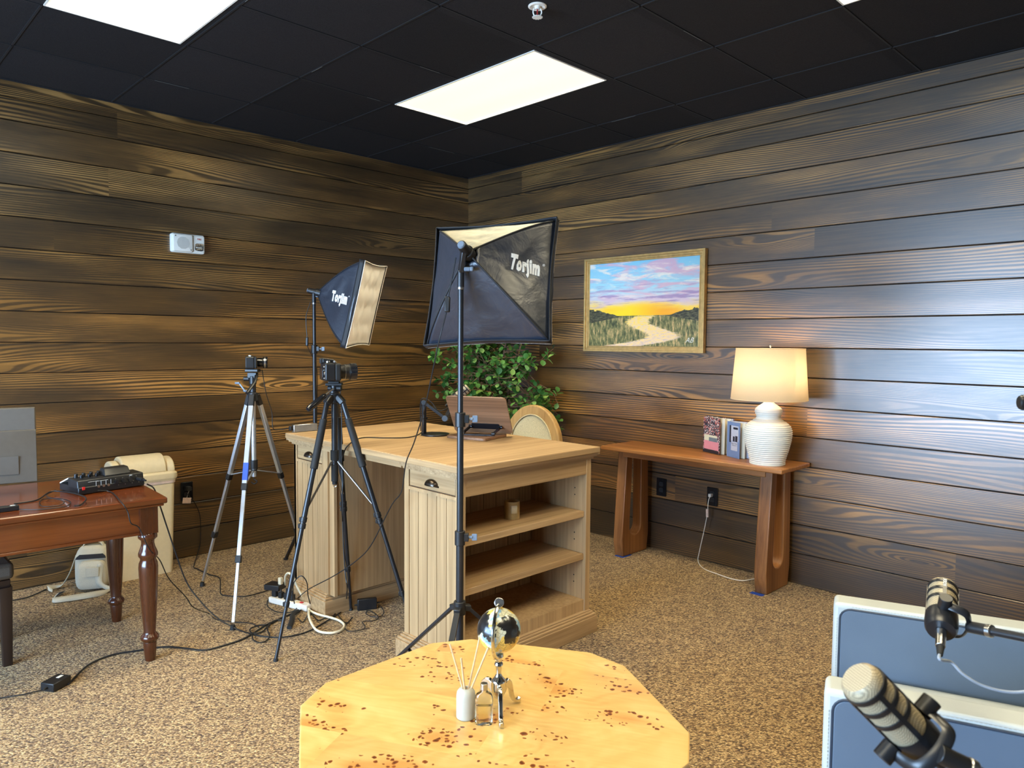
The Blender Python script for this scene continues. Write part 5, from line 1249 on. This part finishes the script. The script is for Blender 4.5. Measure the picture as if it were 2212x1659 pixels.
def torjim(lf,parent,w,h,d,x0,k0,cap,length):
    size=cap/.70
    def fd(tx,ty):
        k=k0+tx/.375; k_=max(k,.01); sc=.06+.94*(.55*k_+.45*math.sin(k_*PI/2))
        p_=lf(x0-ty/(h*sc),k); q1=lf(x0-ty/(h*sc)+.01,k); q2=lf(x0-ty/(h*sc),k+.01)
        nn=(q1-p_).cross(q2-p_).normalized(); out=parent_out
        if nn.dot(out)<0: nn=-nn
        return p_+nn*.0022
    return fd,size
t1,lf1,n1,r1,u1,pt1=softbox('larger black softbox facing away, standing in front of the desk',APX,.472,-.340,.045,.520,.522,.278,(BP[0],BP[1],1.70),('right_panel',None,True),.1)
parent_out=r1-n1*.6; fd,sz=torjim(lf1,t1,.520,.522,.278,.45,.60,.060,.15)
place_text('Torjim','logo_lettering',sz,lf1,None,fd,M['wtext'],t1,sx=.54,off=.0052)
_o=fd; place_text('\u00ae','logo_mark',.014,lf1,None,lambda x,y:_o(x+.086,y+.020),M['wtext'],t1)
ap2=(-1.982,-.860,1.770)
t2,lf2,n2,r2,u2,pt2=softbox('farther black softbox showing its cream front cloth, beyond the black tripod camera',ap2,-.864,-.240,-.034,.482,.532,.317,(LP[0],LP[1],1.735),('right_panel',None,False),.1)
parent_out=r2-n2*.6; fd2,sz=torjim(lf2,t2,.482,.532,.317,.47,.60,.064,.15)
place_text('Torjim','logo_lettering',sz,lf2,None,fd2,M['wtext'],t2,sx=.59,off=.0056)
place_text('\u00ae','logo_mark',.014,lf2,None,lambda x,y:fd2(x+.096,y+.022),M['wtext'],t2)
# ------------------------------------------------------------------ cables
def cable(name,label,route,r_,mat='cable',k=6,n=7,group=None):
    o=MB().tube(ROUTES[route] if isinstance(route,str) else route,r_,n,k).build(name,M[mat]); 
    return tag(o,label,'cable',group)
c_=cable('softbox_cable','black cord hanging from the larger softbox into the desk kneehole',ROUTES['big_cord']+ROUTES['big_cord2'],.0027)
sw=MB().box(Vector(ROUTES['big_cord'][2]).lerp(Vector(ROUTES['big_cord2'][0]),.5),(.016,.020,.058),(R(0),R(8),R(40))).build('inline_switch',M['black'],c_,world=False,bevel=.004)
SC2=[(LP[0]-.03,LP[1]-.01,1.71),(LP[0]-.055,LP[1]+.0,1.62),(LP[0]-.05,LP[1]+.0,1.50),(LP[0]-.045,LP[1]+.0,1.43),(LP[0]+.02,LP[1]+.01,1.30),(LP[0]+.022,LP[1]+.01,1.1),(LP[0]+.018,LP[1]+.01,.9),(LP[0]+.02,LP[1],.6),(LP[0]+.06,LP[1]+.02,.01)]
c_=cable('softbox_cable','thin black cord running down the far light stand',SC2,.0024)
MB().box((LP[0]-.050,LP[1],1.465),(.014,.016,.055),(0,R(4),R(40))).build('inline_switch',M['black'],c_,world=False,bevel=.004)
cable('power_cable','thick black cord from the floor power brick past the turned table leg to the tangle','cable_adapter_right',.0042)
cable('power_cable','thin black cord leaving the floor power brick at the left edge','cable_adapter_left',.0026)
cable('audio_cable','black cable falling from the audio mixer and looping across the carpet','mixer_cable',.0036)
cable('usb_cable','thin black lead hanging off the front of the wooden table beside its turned leg','usb_cable',.0024)
cable('power_cable','black cord from the left wall outlet zigzagging over the carpet','wall_cable',.0030)
cable('power_cable','black cord on the carpet between the bench and the bag strap','monitor_cable',.0035)
g_='loose leads tangled by the desk pedestal'
cable('loose_lead','black lead looped in the tangle on the carpet left of the black tripod leg','tangle_a',.0034,group=g_)
cable('loose_lead','black lead curling nearest the camera in the carpet tangle','tangle_b',.0030,group=g_)
cable('loose_lead','black lead curving left around the white power strip','tangle_c',.0026,group=g_)
cable('loose_lead','black lead arching up beside the pedestal behind the power strip','tangle_d',.0030,group=g_)
cable('loose_lead','black zigzag lead along the base of the far pedestal','tangle_e',.0028,group=g_)
cable('adapter_lead','black lead entering the left end of the small adapter by the pedestal','adapter_cord_left',.0026)
cable('adapter_lead','thin black lead coiling from the right end of the small adapter','adapter_cord_right',.0022)
cable('extension_cable','thick cream extension cord looped on the carpet by the pedestal','white_cord',.0062,'creamcord',n=10)
cable('microphone_cable','black cable lying across the oak desk top and dropping down its front','desk_mic_cable',.0030)
cable('camera_lead','thin black lead hanging from the camera on the silver tripod','camera_cord',.0022)
cable('camera_lead','thin black lead hanging down the centre of the black tripod','camera2_cord',.0024)
cable('thin_lead','loose black leads bundled on the wooden table in front of the mixer','table_cords',.0032)
cable('thin_lead','thin black lead looped near the front edge of the wooden table','table_cords2',.0020)
c_=cable('lamp_cable','white lamp cord dropping from the wall outlet to the carpet under the console','lamp_cord',.0028,'white')
mb=MB(); mb.box((-.028,-2.503,.462),(.030,.020,.022),(0,0,0)); mb.build('plug',M['white'],c_,world=False,bevel=.003,label='white plug in the outlet')
MB().cyl((-.052,-2.495,.372),(-.050,-2.496,.318),.0095,n=14).build('cord_tag',M['pink'],c_,world=False,bevel=.001,label='pale pink tag wrapped on the cord')
cable('lamp_cable','grey lamp cord hanging inside the near console leg','lamp_cord_b',.0026,'greycable')
# ------------------------------------------------------------------ floor electronics
def brick(name,label,c,dims,rz,badge=True,mat='black'):
    t=thing(name,label,'power adapter',(c[0],c[1],0)); m=Matrix.Rotation(rz,3,'Z'); cc=Vector((c[0],c[1],dims[2]/2+.001))
    MB().box(cc,dims,m).build('case',M[mat],t,bevel=.004,seg=2)
    if badge: MB().box(cc+m@V3(dims[0]*.22,0,dims[2]/2+.0004),(dims[0]*.28,dims[1]*.22,.0008),m).build('sticker',M['white'],t,label='small white sticker')
    for s_ in(-1,1): MB().cyl(cc+m@V3(s_*dims[0]/2,0,0),cc+m@V3(s_*(dims[0]/2+.016),0,0),.006,.004,n=10).build('cord_collar',M['black'],t)
    return t
brick('power_brick','black power brick lying alone on the carpet at the lower left',(-3.605,-1.510),(.090,.068,.036),R(32))
brick('power_adapter','black adapter standing on the carpet in front of the far pedestal',(-2.155,-1.650),(.105,.026,.062),R(-25),badge=False)
ps=thing('power_strip','white power strip with plugs and red switch beside the far pedestal','power strip',(-2.435,-1.318,0)); d=Vector((.30,-.95,0)).normalized(); nn=Vector((-d.y,d.x,0)); m=Matrix((d,nn,V3(0,0,1))).transposed(); pc=Vector((-2.437,-1.318,0))
MB().box(pc+V3(0,0,.018),(.285,.048,.034),m).build('housing',M['white'],ps,bevel=.005)
MB().box(pc+d*.085+V3(0,0,.037),(.020,.012,.006),m).build('switch',M['red'],ps,bevel=.001)
for i in range(5): MB().box(pc+d*(-.11+.042*i)+V3(0,0,.0355),(.026,.026,.0015),m).build('socket',M['cream'],ps,bevel=.0005)
for i,(p_,hh_) in enumerate(((-.068,.05),(-.026,.06),(.016,.055))):
    q=pc+d*p_+V3(0,0,.036); o=thing('power_plug',['black plug in the white power strip, nearest its far end','black plug in the middle of the white power strip','black plug in the white power strip, nearest its red switch'][i],'plug',q,group='plugs in the power strip')
    MB().box(q+V3(0,0,.017),(.024,.026,.034),m).build('plug_body',M['rubber'],o,bevel=.004); MB().cyl(q+V3(0,0,.034),q+V3(0,0,hh_),.006,.0035,n=10).build('strain_relief',M['rubber'],o)
hb=thing('power_cube','black power converter box plugged upright at the end of the white power strip','converter box',(-2.475,-1.205,.036)); hc=Vector((-2.462,-1.190,.088))
MB().box(hc,(.095,.075,.032),Matrix.Rotation(R(-60),3,'Z')).build('case',M['black'],hb,bevel=.004)
MB().box((-2.473,-1.210,.055),(.030,.022,.036),m).build('plug_stem',M['rubber'],hb,bevel=.003)
wq=Vector((-2.448,-1.228,.104)); o=thing('power_plug','cream plug of the extension cord standing on the black converter box','plug',wq); MB().box(wq+V3(0,0,.02),(.022,.020,.040),m).build('plug_body',M['creamcord'],o,bevel=.004)
o=tag(MB().tube([(-2.60,-1.62,.012),(-2.55,-1.55,.014),(-2.50,-1.47,.014),(-2.455,-1.44,.012)],.013,10,6,flat=(1,.7)).build('cable_bundle',M['rubber']),'thick black bundle of tied cable on the carpet left of the power strip','cable')
# ------------------------------------------------------------------ tripods and cameras
def box_leg(mb,a,b,w,dpt): return mb.bar(a,b,w,dpt)
# silver tripod
st=thing('camera_tripod','silver aluminium camera tripod with blue tape on its front leg','tripod',(-2.52,-1.07,0),group='camera tripods')
hx_=Vector((-2.515,-1.058,1.150)); feet=[Vector((-2.659,-.654,.0)),Vector((-2.805,-1.420,0)),Vector((-2.130,-.990,0))]
sy=Vector((.714,-.70,0))
mb=MB(); mb.cyl(hx_-V3(0,0,.02),hx_+V3(0,0,.028),.030,.024,n=20)
for f in feet:
    d=(f-hx_); d.z=0; d.normalize(); mb.bar(hx_+d*.022+V3(0,0,.015),hx_+d*.045-V3(0,0,.045),.030,.026)
mb.build('shoulder',M['black'],st,bevel=.003)
MB().cyl(hx_+V3(0,0,.02),(hx_.x,hx_.y,.70),.0135,n=18).build('centre_column',M['alu'],st)
mb=MB(); mb.cyl((hx_.x,hx_.y,.795),(hx_.x,hx_.y,.745),.021,n=18); mb.cyl((hx_.x,hx_.y,.742),(hx_.x,hx_.y,.734),.017,n=18); mb.build('column_collar',M['black'],st)
MB().tube([(hx_.x,hx_.y,.70),(hx_.x,hx_.y,.685),(hx_.x+.012,hx_.y-.012,.672),(hx_.x,hx_.y,.658),(hx_.x-.012,hx_.y+.012,.668)],.003,6).build('hook',M['black'],st)
for i,f in enumerate(feet):
    d=(f-hx_); d.z=0; d.normalize(); a=hx_+d*.040-V3(0,0,.03); b=f+V3(0,0,.012)
    lg=MB().bar(a,a.lerp(b,.40),.026,.020).build('leg',M['alu'],st,bevel=.002)
    MB().bar(a.lerp(b,.39),a.lerp(b,.72),.021,.016).build('middle_section',M['alu'],lg,bevel=.002)
    MB().bar(a.lerp(b,.71),a.lerp(b,.98),.016,.012).build('lower_section',M['alu'],lg,bevel=.002)
    for q in(.395,.715): MB().bar(a.lerp(b,q-.016),a.lerp(b,q+.016),.031,.026).build('leg_lock',M['black'],lg,bevel=.003)
    MB().cyl(b+V3(0,0,.012),b-V3(0,0,.011),.011,.015,n=14).build('rubber_foot',M['rubber'],lg)
    MB().bar((hx_.x,hx_.y,.738),a.lerp(b,.385),.011,.006).build('spreader',M['alu'],lg,bevel=.001)
    if i==1: MB().bar(a.lerp(b,.285),a.lerp(b,.365),.0268,.0208).build('tape',M['bluetape'],lg,label='blue tape wrapped around the leg')
# head
hd=MB(); c=hx_; hd.cyl(c+V3(0,0,.028),c+V3(0,0,.075),.016,n=18); hd.cyl(c+V3(0,0,.075),c+V3(0,0,.120),.020,n=20); hd.box(c+V3(0,0,.125),(.05,.034,.030),Matrix.Rotation(R(-45),3,'Z')); hd.build('pan_head',M['black'],st,bevel=.002)
MB().box(c+V3(0,0,.152),(.074,.050,.016),Matrix.Rotation(R(-45),3,'Z')).build('mounting_plate',M['black'],st,bevel=.003)
hd=MB(); hd.cyl(c+V3(0,0,.105)-sy*.018,c+V3(0,0,.105)-sy*.050,.014,n=18); hd.build('pan_knob',M['black'],st,bevel=.002)
hd=MB(); hd.cyl(c+V3(0,0,.035)-sy*.015,c+V3(0,0,.035)-sy*.045,.006,n=12); hd.cyl(c+V3(0,0,.035)-sy*.042,c+V3(0,0,.040)-sy*.052,.008,n=12); hd.bar(c+V3(0,0,.040)-sy*.048,c+V3(0,0,.080)-sy*.078,.006,.008); hd.cyl(c+V3(0,0,.080)-sy*.074,c+V3(0,0,.080)-sy*.100,.0065,n=12); hd.build('crank',M['grey_knob'],st,bevel=.001)
tc=Vector((-.688,-.725,0)); MB().tube([c+V3(0,0,.13)+sy*.02,c+V3(0,0,.09)+sy*.03+tc*.06,c+V3(0,0,.035)+sy*.018+tc*.15],.009,10).build('pan_handle',M['black'],st)
# camera on the silver tripod: seen from its grip side, lens to the right
def cam_frame(ld):
    z=Vector(ld).normalized(); x=z.cross(V3(0,0,1)).normalized(); y=x.cross(z); return Matrix((x,y,z)).transposed()  # local z = lens axis, y up
k1=thing('camera','compact black camera with a silver-ringed lens on the silver tripod','camera',hx_+V3(0,0,.161),group='cameras on tripods')
cm=cam_frame((.88,-.475,0)); cb=hx_+V3(0,0,.161+.036)
MB().prism(rrect(.122,.070,.010,4),-.034,.012,cm,cb).build('camera_body',M['black'],k1,bevel=.004)
MB().prism(rrect(.032,.066,.008,4,.046,0),.012,.026,cm,cb).build('grip',M['rubber'],k1,bevel=.006)
mb=MB(); mb.lathe([(.024,.012),(.024,.024),(.026,.030),(.026,.052),(.030,.056),(.031,.076),(.028,.080),(.023,.080)],cb+cm@V3(-.012,0,0),n=36,m=cm); mb.build('lens',M['blackgloss'],k1)
MB().ring(circ(.0315,32),circ(.026,32),.062,.070,cm,cb+cm@V3(-.012,0,0)).build('lens_ring',M['steel'],k1)
mb=MB(); mb.cyl(cb+cm@V3(.030,.035,-.012),cb+cm@V3(.030,.041,-.012),.009,n=18); mb.cyl(cb+cm@V3(.052,.035,-.006),cb+cm@V3(.052,.040,-.006),.006,n=14); mb.build('top_dial',M['steel'],k1)
# black tripod
bt=thing('camera_tripod','black camera tripod with foam grips and long pan handle before the desk','tripod',(-2.475,-1.85,0),group='camera tripods')
hx_=Vector((-2.467,-1.848,1.195)); feet=[Vector((-2.817,-1.911,0)),Vector((-2.225,-1.600,0)),Vector((-2.235,-2.215,0))]
mb=MB(); mb.cyl(hx_-V3(0,0,.03),hx_+V3(0,0,.024),.024,.024,n=20)
for f in feet:
    d=(f-hx_); d.z=0; d.normalize(); mb.bar(hx_+d*.015+V3(0,0,.008),hx_+d*.050-V3(0,0,.028),.034,.030)
mb.build('shoulder',M['blackmetal'],bt,bevel=.006,seg=3)
MB().cyl(hx_,(hx_.x,hx_.y,.845),.0145,n=18).build('centre_column',M['blackmetal'],bt)
mb=MB(); mb.cyl((hx_.x,hx_.y,.935),(hx_.x,hx_.y,.885),.020,n=18); mb.cyl((hx_.x,hx_.y,.865),(hx_.x,hx_.y,.78),.017,n=18); mb.cyl((hx_.x,hx_.y,.78),(hx_.x,hx_.y,.765),.013,n=14); mb.build('column_grip',M['rubber'],bt,bevel=.002)
MB().tube([Vector((hx_.x,hx_.y,.765))+sy*(.008*math.cos(a))+V3(0,0,-.004+.009*math.sin(a)) for a in [2*PI*i/12 for i in range(12)]],.0018,6,1,closed=True).build('weight_hook',M['steel'],bt)
for i,f in enumerate(feet):
    d=(f-hx_); d.z=0; d.normalize(); a=hx_+d*.045-V3(0,0,.02); b=f+V3(0,0,.008)
    lg=MB().cyl(a,a.lerp(b,.50),.0130,n=18).build('leg',M['blackmetal'],bt)
    MB().cyl(a.lerp(b,.07),a.lerp(b,.27),.0175,.0185,n=20).build('foam_grip',M['rubber'],lg,bevel=.003)
    MB().cyl(a.lerp(b,.49),a.lerp(b,.80),.0105,n=16).build('middle_section',M['blackmetal'],lg)
    MB().cyl(a.lerp(b,.79),b,.0080,n=14).build('lower_section',M['blackmetal'],lg)
    for q,wd_ in((.47,.016),(.495,.016),(.795,.013)):
        mb=MB(); mb.cyl(a.lerp(b,q-.010),a.lerp(b,q+.010),wd_,n=16); mb.box(a.lerp(b,q)-sy*(wd_*.9),(.012,.010,.022),Matrix.Rotation(R(-45),3,'Z')); mb.build('leg_lock',M['black'],lg,bevel=.002)
    MB().cyl(b+V3(0,0,.006),b-V3(0,0,.007),.009,.012,n=12).build('rubber_foot',M['rubber'],lg)
    for q in(-.004,.004):
        s_=d.cross(V3(0,0,1))*q; MB().bar(Vector((hx_.x,hx_.y,.880))+d*.018+s_,a.lerp(b,.44)+s_,.005,.003).build('spreader_rod',M['steel'],lg)
c=hx_; hd=MB(); hd.cyl(c+V3(0,0,.020),c+V3(0,0,.034),.021,n=20); hd.cyl(c+V3(0,0,.034),c+V3(0,0,.060),.016,n=18); hd.cyl(c+V3(0,0,.046)+sy*.012,c+V3(0,0,.046)+sy*.036,.016,n=20); hd.cyl(c+V3(0,0,.046)-sy*.012,c+V3(0,0,.046)-sy*.030,.014,n=20); hd.build('pan_head',M['black'],bt,bevel=.002)
hd=MB(); hd.box(c+V3(0,0,.065),(.078,.055,.012),Matrix.Rotation(R(-38),3,'Z')); hd.box(c+V3(0,0,.075),(.052,.045,.010),Matrix.Rotation(R(-38),3,'Z')); hd.build('quick_release',M['black'],bt,bevel=.002)
h0=c+V3(0,0,.045)+tc*.03; h1=c+V3(0,0,-.045)+tc*.17-sy*.085
d=(h1-h0).normalized(); MB().cyl(h0,h0.lerp(h1,.35),.0045,n=12).build('handle_rod',M['steel'],bt)
MB().lathe([(.007,0),(.0125,.008),(.0135,.03),(.0155,.075),(.0150,.118),(.0105,.130),(0,.132)],h0.lerp(h1,.30),axis=d,n=20).build('handle_grip',M['blackgloss'],bt)
# mirrorless camera, seen from behind its right side, lens pointing right and away
k2=thing('camera','black mirrorless camera with a large zoom lens on the black tripod','camera',hx_+V3(0,0,.081),group='cameras on tripods')
cm=cam_frame((.93,-.33,.0)); cb=hx_+V3(0,0,.081+.046)-Vector((.930,-.33,0))*.028
MB().prism(rrect(.132,.088,.010,4),-.026,.022,cm,cb).build('camera_body',M['black'],k2,bevel=.005)
MB().prism(rrect(.038,.086,.012,4,-.048 if False else .048,-.001),.020,.050,cm,cb).build('grip',M['rubber'],k2,bevel=.008,seg=3)
MB().prism(rrect(.044,.026,.006,3,-.004,.054),-.030,.030,cm,cb,taper=rrect(.034,.018,.006,3,-.004,.050)).build('viewfinder_hump',M['black'],k2,bevel=.003)
MB().prism(rrect(.036,.026,.005,3,-.004,.052),-.040,-.029,cm,cb).build('eyecup',M['rubber'],k2,bevel=.003)
MB().prism(rrect(.074,.056,.004,2,-.018,-.010),-.032,-.026,cm,cb).build('rear_screen',M['blackgloss'],k2,bevel=.001)
mb=MB()
for (x,y,r_) in((.036,.024,.0045),(.050,.024,.0045),(.036,.008,.0035),(.048,-.008,.0095),(.038,-.030,.004),(.052,-.030,.004)): mb.cyl(cb+cm@V3(x,y,-.026),cb+cm@V3(x,y,-.030),r_,n=16)
mb.build('button',M['steel'],k2,bevel=.0008)
mb=MB(); mb.cyl(cb+cm@V3(.050,.044,.020),cb+cm@V3(.050,.052,.024),.010,n=20); mb.cyl(cb+cm@V3(.036,.044,-.008),cb+cm@V3(.036,.053,-.008),.010,n=20); mb.build('top_dial',M['steel'],k2,bevel=.001)
lc_=cb+cm@V3(-.004,-.002,0)
mb=MB(); mb.lathe([(.030,.022),(.033,.026),(.033,.050),(.0355,.054),(.0355,.078),(.037,.080),(.037,.098),(.0385,.100),(.0385,.106)],lc_,n=44,m=cm); mb.build('lens_barrel',M['black'],k2)
mb=MB(); mb.ring(circ(.0415,40),circ(.0385,40),.104,.136,cm,lc_); mb.build('lens_hood',M['blackgloss'],k2,bevel=.001)
MB().prism(circ(.036,32),.104,.108,cm,lc_).build('front_element',M['blackgloss'],k2)
MB().ring(circ(.0375,40),circ(.035,40),.0785,.0800,cm,lc_).build('lens_line',M['steel'],k2)
# ------------------------------------------------------------------ podcast microphones at the lower right
_F2=Vector((0.6991,0.7127,-0.0584)); _R2=Vector((0.7142,-0.6999,0.0076)); _U2=Vector((.0355,.047,.9983))
def stand(label,joint,dirn,far,post_xy,floor=True,lead=None):
    t=thing('microphone_boom_arm',label,'microphone stand',(post_xy[0],post_xy[1],0),group='microphone boom arms')
    joint=Vector(joint); far=Vector(far); d=(far-joint).normalized()
    MB().cyl(joint,joint+d*.038,.0125,n=22).build('thread_adapter',M['black'],t,bevel=.001)
    MB().cyl(joint+d*.038,joint+d*.050,.0135,n=24).build('lock_ring',M['steel'],t,bevel=.002)
    MB().cyl(joint+d*.050,far,.0085,n=20).build('boom_tube',M['blackmetal'],t)
    q=Vector((post_xy[0],post_xy[1],far.z)); MB().cyl(q+V3(0,0,.03),(q.x,q.y,.02),.012,n=18).build('upright',M['blackmetal'],t); MB().cyl((q.x,q.y,0),(q.x,q.y,.02),.14,.13,n=36).build('round_base',M['blackmetal'],t); MB().cyl(q-V3(0,0,.02),q+V3(0,0,.02),.022,n=20).build('swivel',M['black'],t)
    return t
m1c=Vector((-2.566,-4.540,.895)); v_=Vector((.923,.236,-.304)); r1_=Vector((.247,-.969,0)); u1_=Vector((.294,.075,.953))
a1=(u1_*.66+v_*.75).normalized()
tm1,mm1,yk1,xl1=microphone('microphone','podcast microphone with mesh head pointing up and away, in front of the far chair arm',m1c,a1,v_*.62-u1_*.75-r1_*.12,1.06,1.14)
MB().cyl(xl1,xl1-a1*.046,.0105,.0095,n=18).build('connector',M['steel'],tm1,bevel=.001); MB().cyl(xl1-a1*.046,xl1-a1*.070,.0080,.0055,n=14).build('connector_boot',M['rubber'],tm1)
text('RODE','lettering',.0095,M4(m1c-Vector(mm1.col[0])*.0312+Vector(mm1.col[2])*.052,mm1.col[2],mm1.col[1]),M['wtext'],tm1,ext=.0002)
far1=Vector((-2.679,-4.900,.929))
stand('black boom arm holding the far microphone over the armchair, leaving at the right edge',yk1,None,far1,(far1.x,far1.y))
E1=xl1-a1*.070; r_=[tuple(E1+a1*.01),tuple(E1-a1*.012)]+[tuple(Vector(p_)) for p_ in ROUTES['mic1_cable'][1:]]
cable('microphone_cable','grey cable curving from the far microphone to the right edge',r_,.0032,'greycable',8,8)
m2c=Vector((-3.270,-4.672,.961)); v_=Vector((.871,.259,-.417)); r1_=Vector((.285,-.958,0)); u1_=Vector((.399,.119,.909))
a2=((r1_*-.775+u1_*.63)*.72-v_*.69).normalized()
tm2,mm2,yk2,xl2=microphone('microphone','nearest podcast microphone with tan mesh head at the bottom right corner',m2c,a2,r1_*.45+u1_*.89,1.04,1.25)
far2=Vector((-3.099,-4.960,.810)); stand('black boom arm holding the nearest microphone, leaving at the bottom right corner',yk2,None,far2,(far2.x,far2.y))
MB().cyl(xl2,xl2-a2*.03,.0105,.0085,n=18).build('connector',M['black'],tm2)
cable('microphone_cable','black cable dropping from the nearest microphone out of the bottom edge',[tuple(xl2-a2*.025)]+ROUTES['mic2_cable'][1:]+[(-3.24,-4.76,.80)],.0032)
# third microphone just entering at the right edge
m3=Vector((-2.508,-4.660,1.356)); 
t3,_,yk3,xl3=microphone('microphone','rounded black end of a microphone just entering at the right edge above the lamp',m3+_R2*.032,(-_R2*.96+_F2*.25).normalized(),(0,0,1),.55)
for ch_ in t3.children:
    if ch_.name.startswith('grille'): ch_.data.materials.clear(); ch_.data.materials.append(M['black'])
o=thing('microphone_boom_arm','boom arm of the microphone at the right edge, outside the view','microphone stand',(-2.75,-5.35,0),group='microphone boom arms'); MB().cyl(xl3,(-2.75,-5.35,1.33),.007,n=14).build('boom_tube',M['blackmetal'],o); MB().cyl((-2.75,-5.35,1.36),(-2.75,-5.35,.02),.012,n=16).build('upright',M['blackmetal'],o); MB().cyl((-2.75,-5.35,0),(-2.75,-5.35,.02),.14,.13,n=32).build('round_base',M['blackmetal'],o)
# ------------------------------------------------------------------ artificial tree in the corner
pl=thing('potted_tree','leafy green artificial tree in the room corner behind the desk','plant',(-.42,-.72,0))
MB().lathe([(.13,0),(.15,.02),(.18,.30),(.19,.32),(.175,.33),(.165,.30)],(-.42,-.72,0),n=32).build('pot',M['pot'],pl)
MB().cyl((-.42,-.72,.27),(-.42,-.72,.29),.16,n=24).build('moss',flat('moss',sr(60,58,34),.95,var=.4,nscale=90,bump=.6),pl)
rg=random.Random(11)
def wig(a,b,n,amp):
    P=[Vector(a).lerp(Vector(b),i/n) for i in range(n+1)]
    return [P[0]]+[p_+Vector((rg.uniform(-amp,amp),rg.uniform(-amp,amp),rg.uniform(-amp,amp)*.5)) for p_ in P[1:-1]]+[P[-1]]
base=Vector((-.42,-.72,.28)); trunks=[]
for i,(tx,ty,tz) in enumerate(((-.50,-.64,1.62),(-.33,-.86,1.66),(-.44,-.76,1.75),(-.28,-.92,1.40))):
    T=wig(base+Vector((rg.uniform(-.03,.03),rg.uniform(-.03,.03),0)),(tx,ty,tz),6,.035); trunks.append(T)
    MB().tube(T,lambda u:.014-.008*u,8,5).build('trunk',M['bark'],pl)
tips=[]; br=MB(); LAT=Vector((.714,-.70,0)); DEP=Vector((.70,.714,0)); CEN=Vector((-.40,-.74,0))
def inside(p_):
    return p_.x<-.07 and p_.y<-.07
nb=0
while nb<92:
    T=rg.choice(trunks); f=rg.uniform(.32,1.0); P=catmull(T,5); p0=P[int(f*(len(P)-1))]
    lat=rg.uniform(-.46,.46); dz=rg.uniform(-.10,.32); 
    p1=CEN+LAT*lat+DEP*rg.uniform(-.34,.22); p1.z=min(1.80,p0.z+dz)
    # crown leans low to the right, open at the lower left
    low=.86 if lat>.10 else 1.02
    if p1.z<low or not inside(p1) or (p1-p0).length>.55: continue
    if lat>.30 and p1.z>1.25 and rg.random()<.35: continue
    Q=wig(p0,p1,4,.03); br.tube(Q,lambda u:.0055-.0040*u,6,4); nb+=1
    C_=catmull(Q,4)
    for k_ in range(rg.randint(3,5)):
        q0=C_[rg.randint(len(C_)//3,len(C_)-1)]; dr=Vector((rg.uniform(-1,1),rg.uniform(-1,1),rg.uniform(-.55,.8))).normalized(); L_=rg.uniform(.05,.14); q1=q0+dr*L_
        if not inside(q1): continue
        br.tube([q0,q0.lerp(q1,.5)+Vector((0,0,.006)),q1],lambda u:.0022-.0012*u,5,3); tips.append((q0,q1,dr))
    tips.append((C_[-3],C_[-1],(C_[-1]-C_[-4]).normalized()))
# drooping spray low at the right, by the chair
for dx in range(9):
    p0=Vector((-.27,-.93,1.02+.03*dx)); p1=CEN+LAT*rg.uniform(.42,.60)+DEP*rg.uniform(-.22,-.05); p1.z=rg.uniform(.78,1.06)
    p1.x=min(p1.x,-.09); Q=wig(p0,p1,4,.02); br.tube(Q,lambda u:.0045-.003*u,6,4); C_=catmull(Q,4)
    for k_ in range(5):
        q0=C_[rg.randint(len(C_)//2,len(C_)-1)]; dr=Vector((rg.uniform(-.8,.8),rg.uniform(-1,.6),rg.uniform(-.8,.5))).normalized(); q1=q0+dr*rg.uniform(.05,.10)
        if not inside(q1): continue
        br.tube([q0,q1],.0016,5,2,smooth=False); tips.append((q0,q1,dr))
br.build('branches',M['twig'],pl)
lf=MB()
def leaf(p_,d,up,L_,W_):
    d=d.normalized(); s=d.cross(up)
    if s.length<.05: s=d.orthogonal()
    s.normalize(); u=s.cross(d).normalized()
    prof=[(0,0),(.12,.35),(.35,.86),(.62,1.0),(.84,.72),(1.0,.0)]
    vs=[];
    for t_,w_ in prof:
        c_=p_+d*L_*t_-u*L_*.12*t_*t_
        if w_==0: vs.append(c_)
        else: vs+=[c_-s*W_*w_+u*W_*.25*w_,c_,c_+s*W_*w_+u*W_*.25*w_]
    # indices: 0 ; 1-3 ; 4-6 ; 7-9 ; 10-12 ; 13
    fs=[(0,1,2),(0,2,3)]
    for a in(1,4,7): fs+=[(a,a+3,a+4,a+1),(a+1,a+4,a+5,a+2)]
    fs+=[(10,13,11),(11,13,12)]
    lf.add(vs,fs)
for q0,q1,dr in tips:
    n_=rg.randint(3,6)
    for i in range(n_):
        f=(i+.8)/n_; p_=q0.lerp(q1,f); a=i*2.4+rg.uniform(-.4,.4)
        s=dr.orthogonal().normalized(); s2=dr.cross(s); d=(s*math.cos(a)+s2*math.sin(a))*1.0+dr*(.35 if i<n_-1 else 1.2)+V3(0,0,.15)
        L_=rg.uniform(.040,.058)
        if (p_+d.normalized()*L_).x>-.03 or (p_+d.normalized()*L_).y>-.03: continue
        leaf(p_,d,V3(rg.uniform(-.4,.4),rg.uniform(-.4,.4),1),L_,L_*rg.uniform(.34,.44))
lf.build('foliage',M['leaf'],pl,ang=180,fix=False)
for o in bpy.data.objects:
    if o.type=='MESH' and o.data.materials and o.data.materials[0].name.startswith('pane'): pass
